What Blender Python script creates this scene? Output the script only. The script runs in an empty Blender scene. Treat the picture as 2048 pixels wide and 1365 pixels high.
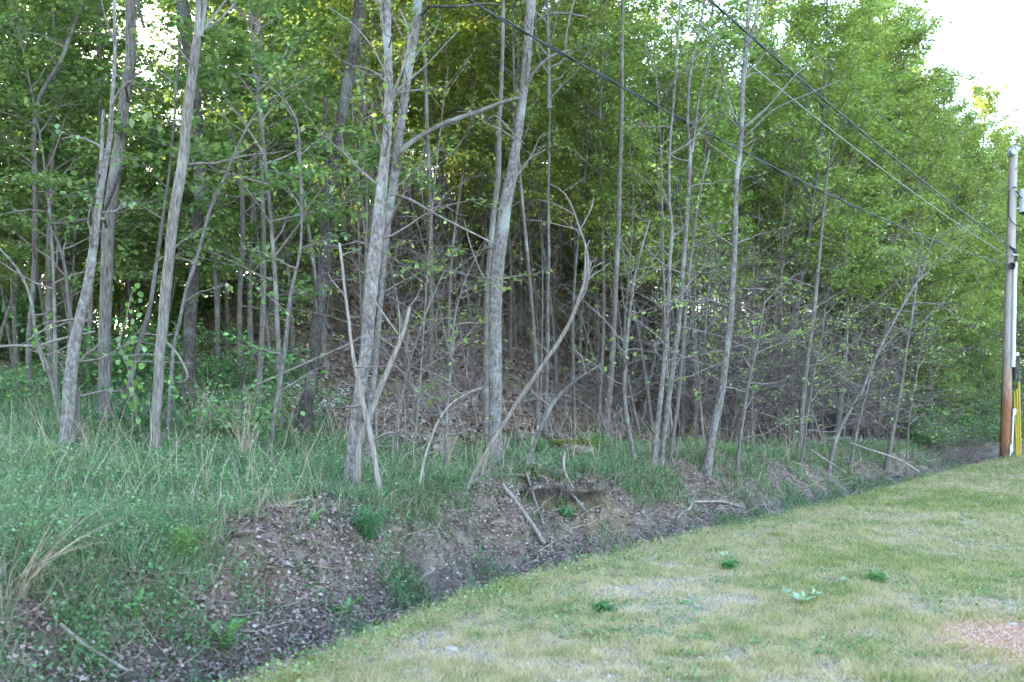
import bpy, math, random
import numpy as np
from math import radians, sin, cos, pi

random.seed(11)
rs = np.random.RandomState(11)
C = bpy.context.scene

# ------------------------------------------------------------------ camera, sky, sun, exposure
F = 1991.0            # focal length in photo pixels (35 mm lens)
HOR = 810.0           # eye-level line in the photo
EYE = 1.6
cam_d = bpy.data.cameras.new('camera'); cam = bpy.data.objects.new('camera', cam_d)
C.collection.objects.link(cam); C.camera = cam
cam.location = (0, 0, EYE); cam.rotation_euler = (radians(90), 0, 0)
cam_d.lens = 35; cam_d.sensor_width = 36; cam_d.shift_y = (HOR - 682.5) / 2048.0
cam_d.clip_start = 0.1; cam_d.clip_end = 1500
cam_d.dof.use_dof = True; cam_d.dof.focus_distance = 15.0; cam_d.dof.aperture_fstop = 2.6

SUN_AZ, SUN_EL = radians(-38), radians(15)
w = bpy.data.worlds.new('World'); C.world = w; w.use_nodes = True
nt = w.node_tree; bg = nt.nodes['Background']
sky = nt.nodes.new('ShaderNodeTexSky'); sky.sky_type = 'NISHITA'; sky.sun_disc = False
sky.sun_elevation = SUN_EL; sky.sun_rotation = SUN_AZ; sky.air_density = 1.0; sky.dust_density = 1.2
nt.links.new(sky.outputs[0], bg.inputs[0]); bg.inputs[1].default_value = 0.15
sl = bpy.data.lights.new('sun', 'SUN'); so = bpy.data.objects.new('sun', sl); C.collection.objects.link(so)
sl.energy = 5.0; sl.angle = radians(0.5); sl.color = (1.0, 0.86, 0.66)
so.rotation_euler = (radians(90) - SUN_EL, 0, -SUN_AZ + pi)
so.location = (-60, 80, 60)
C.view_settings.view_transform = 'Standard'; C.view_settings.look = 'None'
C.view_settings.gamma = 1; C.view_settings.exposure = 3.92; C.view_settings.use_curve_mapping = False
C.render.engine = 'CYCLES'
C.cycles.max_bounces = 6; C.cycles.diffuse_bounces = 3; C.cycles.transmission_bounces = 3
C.cycles.glossy_bounces = 2; C.cycles.transparent_max_bounces = 8; C.cycles.use_denoising = True
C.cycles.use_adaptive_sampling = True; C.cycles.adaptive_threshold = 0.02

# ------------------------------------------------------------------ helpers
def px(x, y, Y):
    return np.array([(x - 1024.0) / F * Y, Y, EYE + (HOR - y) / F * Y])

def sstep(a, b, x):
    t = np.clip((x - a) / (b - a), 0, 1); return t * t * (3 - 2 * t)

_lat = np.random.RandomState(5).rand(256, 256)
def vnoise(x, y):
    x = np.asarray(x, float); y = np.asarray(y, float)
    xi = np.floor(x).astype(int); yi = np.floor(y).astype(int)
    fx = x - xi; fy = y - yi; fx = fx * fx * (3 - 2 * fx); fy = fy * fy * (3 - 2 * fy)
    a = _lat[xi % 256, yi % 256]; b = _lat[(xi + 1) % 256, yi % 256]
    c = _lat[xi % 256, (yi + 1) % 256]; d = _lat[(xi + 1) % 256, (yi + 1) % 256]
    return (a * (1 - fx) + b * fx) * (1 - fy) + (c * (1 - fx) + d * fx) * fy
def fbm(x, y, o=4):
    r = 0; amp = .5; s = 0
    for k in range(o):
        r = r + amp * vnoise(x * 2 ** k + 17.3 * k, y * 2 ** k + 9.1 * k); s += amp; amp *= .5
    return r / s

def mesh_np(name, V, Fc, mat=None, smooth=False, attrs=None, parent=None, link=True):
    V = np.asarray(V, np.float32).reshape(-1, 3); Fc = np.asarray(Fc, np.int32)
    k = Fc.shape[1]
    me = bpy.data.meshes.new(name)
    me.vertices.add(len(V)); me.vertices.foreach_set('co', V.ravel())
    me.loops.add(Fc.size); me.loops.foreach_set('vertex_index', Fc.ravel())
    me.polygons.add(len(Fc)); me.polygons.foreach_set('loop_start', np.arange(len(Fc), dtype=np.int32) * k)
    me.polygons.foreach_set('loop_total', np.full(len(Fc), k, np.int32))
    me.update(calc_edges=True)
    if smooth: me.polygons.foreach_set('use_smooth', np.ones(len(Fc), bool))
    if attrs:
        for an, av in attrs.items():
            dom = 'FACE' if len(av) == len(Fc) and len(Fc) != len(V) else 'POINT'
            if an.startswith('v_'): dom = 'POINT'
            if an.startswith('f_'): dom = 'FACE'
            at = me.attributes.new(an[2:] if an[1] == '_' else an, 'FLOAT', dom)
            at.data.foreach_set('value', np.asarray(av, np.float32))
    if mat: me.materials.append(mat)
    if not link: return me
    o = bpy.data.objects.new(name, me); C.collection.objects.link(o)
    if parent: o.parent = parent
    return o

def from_mesh(name, me, parent=None, loc=None):
    o = bpy.data.objects.new(name, me); C.collection.objects.link(o)
    if parent: o.parent = parent
    if loc is not None: o.location = loc
    return o

def tag(o, label=None, cat=None, group=None, kind=None):
    if label: o['label'] = label
    if cat: o['category'] = cat
    if group: o['group'] = group
    if kind: o['kind'] = kind
    return o

def thing(name, loc, label, cat, group=None, rz=0.0):
    o = bpy.data.objects.new(name, None); o.empty_display_size = .2
    C.collection.objects.link(o); o.location = tuple(float(v) for v in loc); o.rotation_euler = (0, 0, rz)
    return tag(o, label, cat, group)

class Tubes:
    def __init__(self): self.V = []; self.Q = []; self.n = 0; self.R = []
    def add(self, P, R, k=5, rough=0.0, cap=False):
        P = np.asarray(P, float); n = len(P)
        R = np.broadcast_to(np.asarray(R, float), (n,)).copy()
        T = np.gradient(P, axis=0); T /= (np.linalg.norm(T, axis=1)[:, None] + 1e-9)
        ref = np.array([1.0, 0.13, 0.05]) if abs(T[0, 0]) < .8 else np.array([0, 1.0, .1])
        A = np.cross(T, ref); A /= (np.linalg.norm(A, axis=1)[:, None] + 1e-9)
        B = np.cross(T, A)
        th = np.arange(k) * 2 * pi / k
        rr = R[:, None] * (1 + (rough * rs.randn(n, k) if rough else 0))
        ring = P[:, None, :] + rr[:, :, None] * (np.cos(th)[None, :, None] * A[:, None, :] + np.sin(th)[None, :, None] * B[:, None, :])
        self.V.append(ring.reshape(-1, 3))
        i = np.arange(n - 1)[:, None] * k; j = np.arange(k)[None, :]; j2 = (j + 1) % k
        q = np.stack([i + j, i + j2, i + k + j2, i + k + j], -1).reshape(-1, 4) + self.n
        self.Q.append(q); self.R.append(np.full(len(q), rs.rand())); self.n += n * k
        if cap:
            c0 = self.n - k
            for a, b in ((c0, 1), (self.n - n * k, -1)):
                cen = P[-1] if b == 1 else P[0]
                self.V.append(cen[None, :]); idx = self.n; self.n += 1
                self.Q.append(np.array([[a + m, a + (m + 1) % k, idx, idx] for m in range(k)]))
                self.Q[-1] = np.array([[a + m, a + (m + 1) % k, a + (m + 1) % k, idx] for m in range(k)])
                self.R.append(np.full(k, .5))
                # degenerate-free triangles are made later
        return self
    def mesh(self, name, mat, parent=None, link=True, smooth=True):
        V = np.concatenate(self.V); Q = np.concatenate(self.Q); R = np.concatenate(self.R)
        bad = (Q[:, 1] == Q[:, 2])
        if bad.any():
            T = np.concatenate([Q[~bad][:, [0, 1, 2]], Q[~bad][:, [0, 2, 3]], Q[bad][:, [0, 1, 3]]])
            R = np.concatenate([R[~bad], R[~bad], R[bad]]); Q = T
        return mesh_np(name, V, Q, mat, smooth, {'f_rnd': R}, parent, link)

def resample(P, step):
    P = np.asarray(P, float); d = np.r_[0, np.cumsum(np.linalg.norm(np.diff(P[:, :3], axis=0), axis=1))]
    n = max(2, int(d[-1] / step) + 1); t = np.linspace(0, d[-1], n)
    Q = np.stack([np.interp(t, d, P[:, i]) for i in range(P.shape[1])], 1)
    if n > 6:   # soften corners
        for _ in range(2):
            Q[1:-1] = .25 * Q[:-2] + .5 * Q[1:-1] + .25 * Q[2:]
    return Q

def wander(p0, d, L, n, curl=.12, up=0.0):
    d = np.asarray(d, float); d = d / np.linalg.norm(d); pts = [np.asarray(p0, float)]
    for i in range(n):
        d = d + rs.normal(0, curl, 3); d[2] += up; d /= np.linalg.norm(d)
        pts.append(pts[-1] + d * L / n)
    return np.array(pts)

def leaf_quads(A, n_per, size, spread=.10, flat=.45, tilt=.45, droop=.25, wide=.36):
    """rhombic folded leaves round the anchor points A"""
    A = np.repeat(np.asarray(A, float), n_per, axis=0); n = len(A)
    off = rs.normal(0, 1, (n, 3)) * [spread, spread, spread * flat]
    c = A + off
    sz = size * rs.uniform(.45, 1.35, n)[:, None]
    ax = np.c_[rs.normal(0, 1, (n, 2)), rs.normal(-droop, .35, n)]; ax /= np.linalg.norm(ax, axis=1)[:, None]
    up = np.c_[rs.normal(0, tilt, (n, 2)), np.ones(n)]
    sd = np.cross(ax, up); sd /= np.linalg.norm(sd, axis=1)[:, None]
    nn = np.cross(sd, ax)
    base = c; tip = c + ax * sz
    m = c + ax * sz * .45
    l = m + sd * sz * wide + nn * sz * .08; r = m - sd * sz * wide + nn * sz * .08
    V = np.stack([base, r, tip, l], 1).reshape(-1, 3)
    Q = np.arange(n * 4).reshape(-1, 4)
    return V, Q, rs.rand(n)

# ------------------------------------------------------------------ materials
def new_mat(name):
    m = bpy.data.materials.new(name); m.use_nodes = True
    n = m.node_tree.nodes; l = m.node_tree.links
    b = n['Principled BSDF']; b.inputs['Roughness'].default_value = .9
    b.inputs['Specular IOR Level'].default_value = .2
    return m, n, l, b
def ramp(n, stops):
    r = n.new('ShaderNodeValToRGB'); e = r.color_ramp.elements
    while len(e) > 1: e.remove(e[-1])
    e[0].position = stops[0][0]; e[0].color = (*stops[0][1], 1)
    for p, c in stops[1:]:
        k = e.new(p); k.color = (*c, 1)
    return r
def attr(n, name):
    a = n.new('ShaderNodeAttribute'); a.attribute_name = name; return a.outputs['Fac']
def noise(n, l, scale, det=4, vec=None, rough=.55):
    t = n.new('ShaderNodeTexNoise'); t.inputs['Scale'].default_value = scale
    t.inputs['Detail'].default_value = det; t.inputs['Roughness'].default_value = rough
    if vec: l.new(vec, t.inputs['Vector'])
    return t.outputs['Fac']
def mix(n, l, a, b, f, mode='MIX'):
    m = n.new('ShaderNodeMix'); m.data_type = 'RGBA'; m.blend_type = mode
    for sock, v in ((m.inputs[6], a), (m.inputs[7], b)):
        if isinstance(v, tuple): sock.default_value = (*v, 1)
        else: l.new(v, sock)
    if isinstance(f, float): m.inputs[0].default_value = f
    else: l.new(f, m.inputs[0])
    return m.outputs[2]
def coords(n, l, scale=(1, 1, 1), kind='Object'):
    t = n.new('ShaderNodeTexCoord'); m = n.new('ShaderNodeMapping'); m.inputs['Scale'].default_value = scale
    l.new(t.outputs[kind], m.inputs[0]); return m.outputs[0]
def bump(n, l, b, h, strength=.5, dist=.02):
    k = n.new('ShaderNodeBump'); k.inputs['Strength'].default_value = strength; k.inputs['Distance'].default_value = dist
    l.new(h, k.inputs['Height']); l.new(k.outputs[0], b.inputs['Normal'])

def leaf_mat(name, stops, trans=.45, use_obj=True, gloss=.04):
    m = bpy.data.materials.new(name); m.use_nodes = True
    n = m.node_tree.nodes; l = m.node_tree.links; n.remove(n['Principled BSDF'])
    out = n['Material Output']
    r = ramp(n, stops); l.new(attr(n, 'rnd'), r.inputs[0])
    col = r.outputs[0]
    if use_obj:
        oi = n.new('ShaderNodeObjectInfo'); col = mix(n, l, col, oi.outputs['Color'], 1.0, 'MULTIPLY')
    d = n.new('ShaderNodeBsdfDiffuse'); t = n.new('ShaderNodeBsdfTranslucent')
    l.new(col, d.inputs[0])
    tc = mix(n, l, col, (1.12, 1.17, .68), 1.0, 'MULTIPLY'); l.new(tc, t.inputs[0])
    ms = n.new('ShaderNodeMixShader'); ms.inputs[0].default_value = trans
    l.new(d.outputs[0], ms.inputs[1]); l.new(t.outputs[0], ms.inputs[2])
    g = n.new('ShaderNodeBsdfGlossy'); g.inputs['Roughness'].default_value = .45
    m2 = n.new('ShaderNodeMixShader'); m2.inputs[0].default_value = gloss
    l.new(ms.outputs[0], m2.inputs[1]); l.new(g.outputs[0], m2.inputs[2])
    l.new(m2.outputs[0], out.inputs[0])
    return m

M = {}
M['leaf'] = leaf_mat('leaf', [(0, (.105, .155, .055)), (.5, (.18, .245, .08)), (.85, (.25, .315, .11)), (1, (.36, .40, .18))], .52)
M['leaf_young'] = leaf_mat('leaf_young', [(0, (.15, .22, .07)), (.6, (.245, .335, .11)), (1, (.39, .43, .20))], .5)
M['leaf_dead'] = leaf_mat('leaf_dead', [(0, (.10, .065, .045)), (.6, (.2, .13, .09)), (1, (.3, .21, .15))], .2)
M['grass_lush'] = leaf_mat('grass_lush', [(0, (.055, .105, .05)), (.45, (.10, .17, .075)), (.72, (.15, .23, .10)), (.82, (.24, .225, .155)), (1, (.34, .295, .225))], .3)
M['grass_lawn'] = leaf_mat('grass_lawn', [(0, (.085, .145, .03)), (.28, (.17, .215, .05)), (.48, (.265, .265, .085)), (.64, (.37, .30, .155)), (1, (.47, .37, .25))], .3)
M['weed'] = leaf_mat('weed', [(0, (.06, .14, .045)), (.6, (.12, .23, .075)), (1, (.21, .33, .12))], .35)
M['dry'] = leaf_mat('dry', [(0, (.22, .17, .13)), (.6, (.34, .27, .2)), (1, (.47, .38, .28))], .1)
M['flower'] = leaf_mat('flower', [(0, (.7, .7, .7)), (1, (.8, .8, .76))], .2)
M['mullein'] = leaf_mat('mullein', [(0, (.18, .28, .15)), (1, (.30, .39, .24))], .15)
M['litter'] = leaf_mat('litter', [(0, (.04, .03, .026)), (.3, (.12, .09, .08)), (.65, (.20, .155, .142)), (.93, (.245, .20, .183)), (1, (.29, .25, .235))], .1)

def bark_mat(name, dark, mid, pale, vs=(9, 9, 2.2), bs=.6, lich=.5, bd=.02):
    m, n, l, b = new_mat(name)
    v = coords(n, l, vs); a = noise(n, l, 3.2, 6, v, .65)
    r = ramp(n, [(.28, dark), (.47, mid), (.68, pale)]); l.new(a, r.inputs[0])
    p = noise(n, l, 2.3, 5, coords(n, l)); pr = ramp(n, [(.52, (0, 0, 0)), (.66, (lich,) * 3)]); l.new(p, pr.inputs[0])
    col = mix(n, l, r.outputs[0], (.27, .285, .265), pr.outputs[0])
    oi = n.new('ShaderNodeObjectInfo'); col = mix(n, l, col, oi.outputs['Color'], 1.0, 'MULTIPLY')
    l.new(col, b.inputs['Base Color']); bump(n, l, b, a, bs, bd)
    return m
M['bark_grey'] = bark_mat('bark_grey', (.035, .028, .026), (.105, .09, .086), (.21, .188, .18), (9, 9, 5), .8)
M['bark_ridged'] = bark_mat('bark_ridged', (.022, .017, .015), (.10, .085, .077), (.20, .175, .158), (16, 16, 2.2), .9, .25)
M['bark_pine'] = bark_mat('bark_pine', (.014, .011, .010), (.045, .036, .034), (.10, .085, .08), (12, 12, 5), 1.0, .25, .03)
M['bark_thin'] = bark_mat('bark_thin', (.05, .042, .037), (.10, .086, .078), (.165, .145, .135), (9, 9, 3), .4, .4)
M['bark_dead'] = bark_mat('bark_dead', (.05, .04, .034), (.115, .094, .084), (.19, .165, .15), (14, 14, 1.2), .6, .15)
M['twig'] = bark_mat('twig', (.065, .048, .045), (.135, .105, .100), (.225, .185, .175), (6, 6, 3), .2, .2)

def plain(name, col, rough=.6, metal=0.0, nscale=20, var=.25):
    m, n, l, b = new_mat(name); a = noise(n, l, nscale, 5, coords(n, l))
    r = ramp(n, [(.3, tuple(c * (1 - var) for c in col)), (.7, tuple(min(1, c * (1 + var * .6)) for c in col))]); l.new(a, r.inputs[0])
    l.new(r.outputs[0], b.inputs['Base Color']); b.inputs['Roughness'].default_value = rough; b.inputs['Metallic'].default_value = metal
    return m
M['steel'] = plain('steel', (.45, .46, .48), .5, .6)
M['tank'] = plain('tank', (.55, .56, .57), .45)
M['black'] = plain('black', (.02, .02, .025), .5)
M['cable'] = plain('cable', (.035, .045, .05), .5)
M['cable_pale'] = plain('cable_pale', (.16, .17, .18), .4)
M['yellow'] = plain('yellow', (.30, .215, .015), .5)
M['pvc'] = plain('pvc', (.5, .52, .55), .4)
M['white'] = plain('white', (.75, .75, .75), .5, var=.06)
M['ink'] = plain('ink', (.05, .07, .14), .6)
M['glass'] = plain('glass', (.4, .5, .6), .15)
M['rock'] = plain('rock', (.30, .27, .23), .9, nscale=9, var=.4)
M['rock_dark'] = plain('rock_dark', (.16, .12, .09), .9, nscale=6, var=.5)

# ground materials driven by attributes (zone = distance from the lawn edge)
m, n, l, b = new_mat('lawn_soil'); M['lawn'] = m
big = attr(n, 'patch')
r1 = ramp(n, [(.20, (.25, .20, .145)), (.36, (.20, .165, .105)), (.52, (.16, .15, .08)), (.75, (.11, .13, .05))]); l.new(big, r1.inputs[0])
f1 = noise(n, l, 28, 6, coords(n, l)); r2 = ramp(n, [(.3, (.55, .55, .55)), (.7, (1.25, 1.25, 1.25))]); l.new(f1, r2.inputs[0])
c1 = mix(n, l, r1.outputs[0], r2.outputs[0], 1.0, 'MULTIPLY')
gr = attr(n, 'gravel'); c2 = mix(n, l, c1, (.27, .145, .095), gr)
l.new(c2, b.inputs['Base Color']); bump(n, l, b, f1, .5, .02)
m, n, l, b = new_mat('bank_soil'); M['bank'] = m
f1 = noise(n, l, 5, 8, coords(n, l), .65); r1 = ramp(n, [(.3, (.06, .044, .038)), (.48, (.165, .125, .108)), (.62, (.25, .195, .165)), (.75, (.33, .27, .22))]); l.new(f1, r1.inputs[0])
cl = attr(n, 'clay'); f2 = noise(n, l, 14, 5, coords(n, l)); r3 = ramp(n, [(.35, (.17, .11, .07)), (.65, (.33, .245, .17))]); l.new(f2, r3.inputs[0])
c1 = mix(n, l, r1.outputs[0], r3.outputs[0], cl)
l.new(c1, b.inputs['Base Color']); f5 = noise(n, l, 26, 8, coords(n, l), .7); bump(n, l, b, f5, 1.0, .08)
m, n, l, b = new_mat('forest_soil'); M['floor'] = m
f1 = noise(n, l, 9, 8, coords(n, l), .7); r1 = ramp(n, [(.32, (.06, .043, .037)), (.5, (.165, .115, .095)), (.66, (.26, .19, .16)), (.8, (.36, .29, .25))]); l.new(f1, r1.inputs[0])
gg = attr(n, 'green'); c1 = mix(n, l, r1.outputs[0], (.06, .10, .03), gg)
l.new(c1, b.inputs['Base Color']); bump(n, l, b, f1, .8, .04)

# ------------------------------------------------------------------ terrain
ctrl = np.array([(-19, -30), (-12, -16), (-6.0, -4), (-3.6, 1.2), (-2.35, 4.1), (-1.64, 5.7), (-1.11, 6.85), (-.33, 8.85), (1.35, 11.4), (3.3, 13.9),
                 (5.1, 16.3), (9.5, 22.8), (14.9, 30.4), (21.0, 37.5), (36, 54), (70, 92), (120, 150)], float)
cc = resample(ctrl, .25)
for _ in range(30): cc[1:-1] = .25 * cc[:-2] + .5 * cc[1:-1] + .25 * cc[2:]
cT = np.gradient(cc, axis=0); cT /= np.linalg.norm(cT, axis=1)[:, None]
cN = np.c_[-cT[:, 1], cT[:, 0]]
cU = np.r_[0, np.cumsum(np.linalg.norm(np.diff(cc, axis=0), axis=1))]
i0 = np.argmin(np.hypot(cc[:, 0] + 1.64, cc[:, 1] - 5.7)); cU -= cU[i0]

def us(X, Y):
    X = np.asarray(X, float).ravel(); Y = np.asarray(Y, float).ravel()
    u = np.empty(len(X)); s = np.empty(len(X))
    for a in range(0, len(X), 20000):
        x = X[a:a + 20000]; y = Y[a:a + 20000]
        d = (x[:, None] - cc[None, :, 0]) ** 2 + (y[:, None] - cc[None, :, 1]) ** 2
        k = d.argmin(1); dx = x - cc[k, 0]; dy = y - cc[k, 1]
        u[a:a + 20000] = cU[k] + dx * cT[k, 0] + dy * cT[k, 1]
        sg = np.sign(dx * cN[k, 0] + dy * cN[k, 1])
        s[a:a + 20000] = sg * np.sqrt(d[np.arange(len(x)), k])
    return u, s

CAVE = None
def height(X, Y):
    sh = np.shape(X); X = np.asarray(X, float).ravel(); Y = np.asarray(Y, float).ravel()
    u, s = us(X, Y)
    sn = s + .55 * (fbm(u * .45 + 3, s * .15, 3) - .5) * sstep(.2, 1.2, s) + .12 * (vnoise(u * 1.6, s * .3) - .5)
    top = np.interp(u, [-6, 0, 5, 12, 20, 28, 36], [.42, .48, .62, .62, .48, .36, .25])
    dep = np.interp(u, [-6, 0, 10, 20, 28, 36], [-.6, -.55, -.45, -.35, -.22, -.08])
    lawn = -.10 * np.exp(np.minimum(s, 0) * 2.2) + .06 * (fbm(X * .35, Y * .35, 3) - .5)
    f = np.interp(sn, [0, .3, .6, .85, 1.15, 1.5, 1.8, 2.1], [-1, -1, -1, -1, -.55, .25, .8, 1.0])
    ditch = -.10 + (dep + .10) * sstep(-.05, .5, s)
    zb = np.where(f < 0, dep * (-f) + 0 * (1 + f), top * f)
    zb = dep + (top - dep) * (f + 1) / 2
    z = np.where(s < .55, ditch, zb)
    z = np.where(s < 0, lawn, z)
    z = z + .13 * np.maximum(sn - 2.1, 0) * sstep(2.0, 3.2, sn) * (sn < 5) + (sn >= 5) * .13 * 2.9
    a = X / np.maximum(Y, 3.0)
    g = np.interp(a, [-.62, -.45, -.34, -.22, -.05, .1, .3, .5, .8], [.30, .31, .36, .72, 1, .9, .66, .55, .48])
    hs = np.clip(s - 4.6, 0, 200)
    hill = .46 * np.maximum(0, 1) * np.where(hs < 17, hs, 17 + (1 - np.exp(-(hs - 17) / 6)) * 2 - np.maximum(hs - 24, 0) * .22) * sstep(0, 3, hs)
    z = z + hill * g * np.where(hs > 0, 1, 0)
    bm = sstep(.3, .9, s) * (1 - sstep(2.2, 3.6, s))
    z = z + bm * (.26 * (fbm(X * 1.5, Y * 1.5, 3) - .5) + .15 * (fbm(X * 5, Y * 5, 3) - .5) + .05 * (vnoise(X * 13, Y * 13) - .5))
    z = z + sstep(2.5, 5, s) * (.35 * (fbm(X * .4 + 7, Y * .4, 4) - .5))
    if CAVE is not None:
        for (cx, cy, rx, dp) in CAVE:
            d = np.hypot(X - cx, Y - cy) / rx
            z = z - dp * (1 - sstep(.72, 1.0, d))
    return z.reshape(sh)

def hit(x, y, y0=4.2, y1=95):
    Ys = np.geomspace(y0, y1, 900); X = (x - 1024) / F * Ys; Z = EYE + (HOR - y) / F * Ys
    k = np.nonzero(Z < height(X, Ys))[0]
    i = k[0] if len(k) else len(Ys) - 1
    return np.array([X[i], Ys[i], Z[i]])

_c = hit(1085, 1000); _c2 = hit(1165, 995)
CAVE = [(hit(x_, y_)[0], hit(x_, y_)[1] + .12, r_, d_) for x_, y_, r_, d_ in ((1050, 990, .30, .50), (1078, 992, .34, .60), (1105, 995, .32, .52), (1138, 990, .28, .36), (1168, 990, .24, .26))] + [(hit(860, 1190)[0], hit(860, 1190)[1], .5, .2)]

def ground():
    a = np.r_[np.linspace(-2.2, -.66, 26)[:-1], np.linspace(-.66, .66, 380), np.linspace(.66, 2.2, 26)[1:]]
    Y = np.r_[np.geomspace(2.5, 42, 330)[:-1], np.geomspace(42, 320, 60)]
    A, YY = np.meshgrid(a, Y); X = A * YY
    Z = height(X, YY); u, s = us(X, YY); s = s.reshape(Z.shape); u = u.reshape(Z.shape)
    V = np.stack([X, YY, Z], -1).reshape(-1, 3)
    ny, nx = Z.shape
    i = (np.arange(ny - 1)[:, None] * nx + np.arange(nx - 1)[None, :]).ravel()
    Q = np.stack([i, i + 1, i + nx + 1, i + nx], 1)
    sf = s.ravel()[Q].mean(1)
    patch = lawn_patch(X, YY).ravel()
    gv = sstep(.12, -.12, np.hypot((X.ravel() - GR[0]) / 1.0, (YY.ravel() - GR[1]) / 1.0) - .95 + .7 * (fbm(X.ravel() * 2, YY.ravel() * 2) - .5))
    clay = clay_mask(X.ravel(), YY.ravel())
    gm = sstep(7, 2, s.ravel()) * .8 * sstep(30, 16, YY.ravel()) + .25 * sstep(.5, .65, fbm(X.ravel() * .5, YY.ravel() * .5))
    for name, sel, mat in (('lawn', sf < 0, 'lawn'), ('ditch_bank', (sf >= 0) & (sf < 2.4), 'bank'), ('forest_floor', sf >= 2.4, 'floor')):
        q = Q[sel]; used, inv = np.unique(q, return_inverse=True)
        o = mesh_np(name, V[used], inv.reshape(-1, 4), M[mat], True,
                    {'v_patch': patch[used], 'v_gravel': gv[used], 'v_clay': clay[used], 'v_green': np.clip(gm, 0, 1)[used]})
        tag(o, kind='structure')
    # ground behind and beside the camera
    gx = np.linspace(-150, 150, 91); gy = np.linspace(-150, 2.5, 60)
    X, YY = np.meshgrid(gx, gy)
    X = X.copy(); X[-1] = np.clip(X[-1], -150, 150)
    Z = height(X, YY) - .0
    ny, nx = Z.shape; i = (np.arange(ny - 1)[:, None] * nx + np.arange(nx - 1)[None, :]).ravel()
    n0 = X.size
    o = mesh_np('lawn_behind', np.stack([X, YY, Z - .02], -1).reshape(-1, 3), np.stack([i, i + 1, i + nx + 1, i + nx], 1), M['lawn'], True,
                {'v_patch': lawn_patch(X, YY).ravel(), 'v_gravel': np.zeros(n0)})
    o.name = 'open_ground'; tag(o, kind='structure')

GR = hit(2150, 1290)[:2]
def lawn_patch(X, Y):
    p = .58 + .9 * (fbm(X * .75 + 4, Y * .5 + 2, 4) - .5) + .9 * (fbm(X * 3.1, Y * 3.1, 3) - .5)
    return np.clip(p + .10 * sstep(7, 14, np.asarray(Y)) - .06, 0, 1)
def clay_mask(X, Y):
    u, s = us(X, Y); c = hit_c
    d = np.hypot(X - c[0], Y - c[1]) + .5 * (fbm(X * 3, Y * 3, 3) - .5)
    return np.clip(sstep(.85, .35, d) + .6 * sstep(.60, .70, fbm(X * 1.3 + 9, Y * 1.3, 4)) * sstep(1.1, 1.6, s) * (1 - sstep(2.2, 2.6, s)), 0, 1)
hit_c = hit(1190, 1030)
ground()

# ------------------------------------------------------------------ tree generator
def make_limbs(trunk, H0, nl, Lmax, elev, shape, nsub, curl=.10, up=.03, rbase=.018, anchors_per=4, sub_len=.4, droop=0.0, start=0.0):
    """limbs, side twigs and leaf anchors round a trunk polyline (n,4 with radius)"""
    T = Tubes(); A = []
    n = len(trunk)
    for i in range(nl):
        t = start + (1 - start) * (i + rs.rand()) / nl
        k = t * (n - 1); k0 = min(int(k), n - 2); p = trunk[k0] * (1 - (k - k0)) + trunk[k0 + 1] * (k - k0)
        az = i * 2.399 + rs.normal(0, .4)
        el = elev[0] * (1 - t) + elev[1] * t + rs.normal(0, .15)
        L = Lmax * shape(t) * rs.uniform(.65, 1.15)
        d = np.array([cos(az) * cos(el), sin(az) * cos(el), sin(el)])
        P = wander(p[:3], d, L, 6, curl, up)
        r0 = min(rbase * (.5 + L / Lmax), p[3] * .7)
        T.add(P, np.linspace(r0, .003, 7), 4)
        ns = max(2, int(nsub * (.4 + .6 * L / Lmax)))
        for j in range(ns):
            tt = .25 + .75 * (j + rs.rand()) / ns; kk = tt * 6; q0 = min(int(kk), 5)
            q = P[q0] * (1 - (kk - q0)) + P[q0 + 1] * (kk - q0)
            dd = P[q0 + 1] - P[q0]; dd /= np.linalg.norm(dd)
            side = np.cross(dd, [0, 0, 1.0]); side /= np.linalg.norm(side) + 1e-6
            dd = dd + side * rs.choice([-1, 1]) * rs.uniform(.5, 1.1) + np.array([0, 0, rs.normal(.05 - droop, .22)])
            S = wander(q, dd, L * sub_len * (1.15 - tt * .6) * rs.uniform(.6, 1.2), 4, curl * 1.3, up * .5 - droop * .2)
            T.add(S, np.linspace(max(r0 * .4, .004), .0028, 5), 3)
            for a in range(anchors_per):
                z = .3 + .7 * (a + rs.rand()) / anchors_per; zz = z * 4; z0 = min(int(zz), 3)
                A.append(S[z0] * (1 - (zz - z0)) + S[z0 + 1] * (zz - z0))
    return T, np.array(A)

def straight_trunk(H, r0, lean=.05, n=14, wob=.05, r1=.02):
    z = np.linspace(0, H, n); ph = rs.uniform(0, 6, 2)
    lx, ly = rs.normal(0, lean, 2)
    x = lx * z + wob * np.sin(z * .7 + ph[0]); y = ly * z + wob * np.cos(z * .6 + ph[1])
    x -= x[0]; y -= y[0]
    r = r0 + (r1 - r0) * (z / H) ** .85; r[0] *= 1.35
    return np.c_[x, y, z, r]

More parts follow.
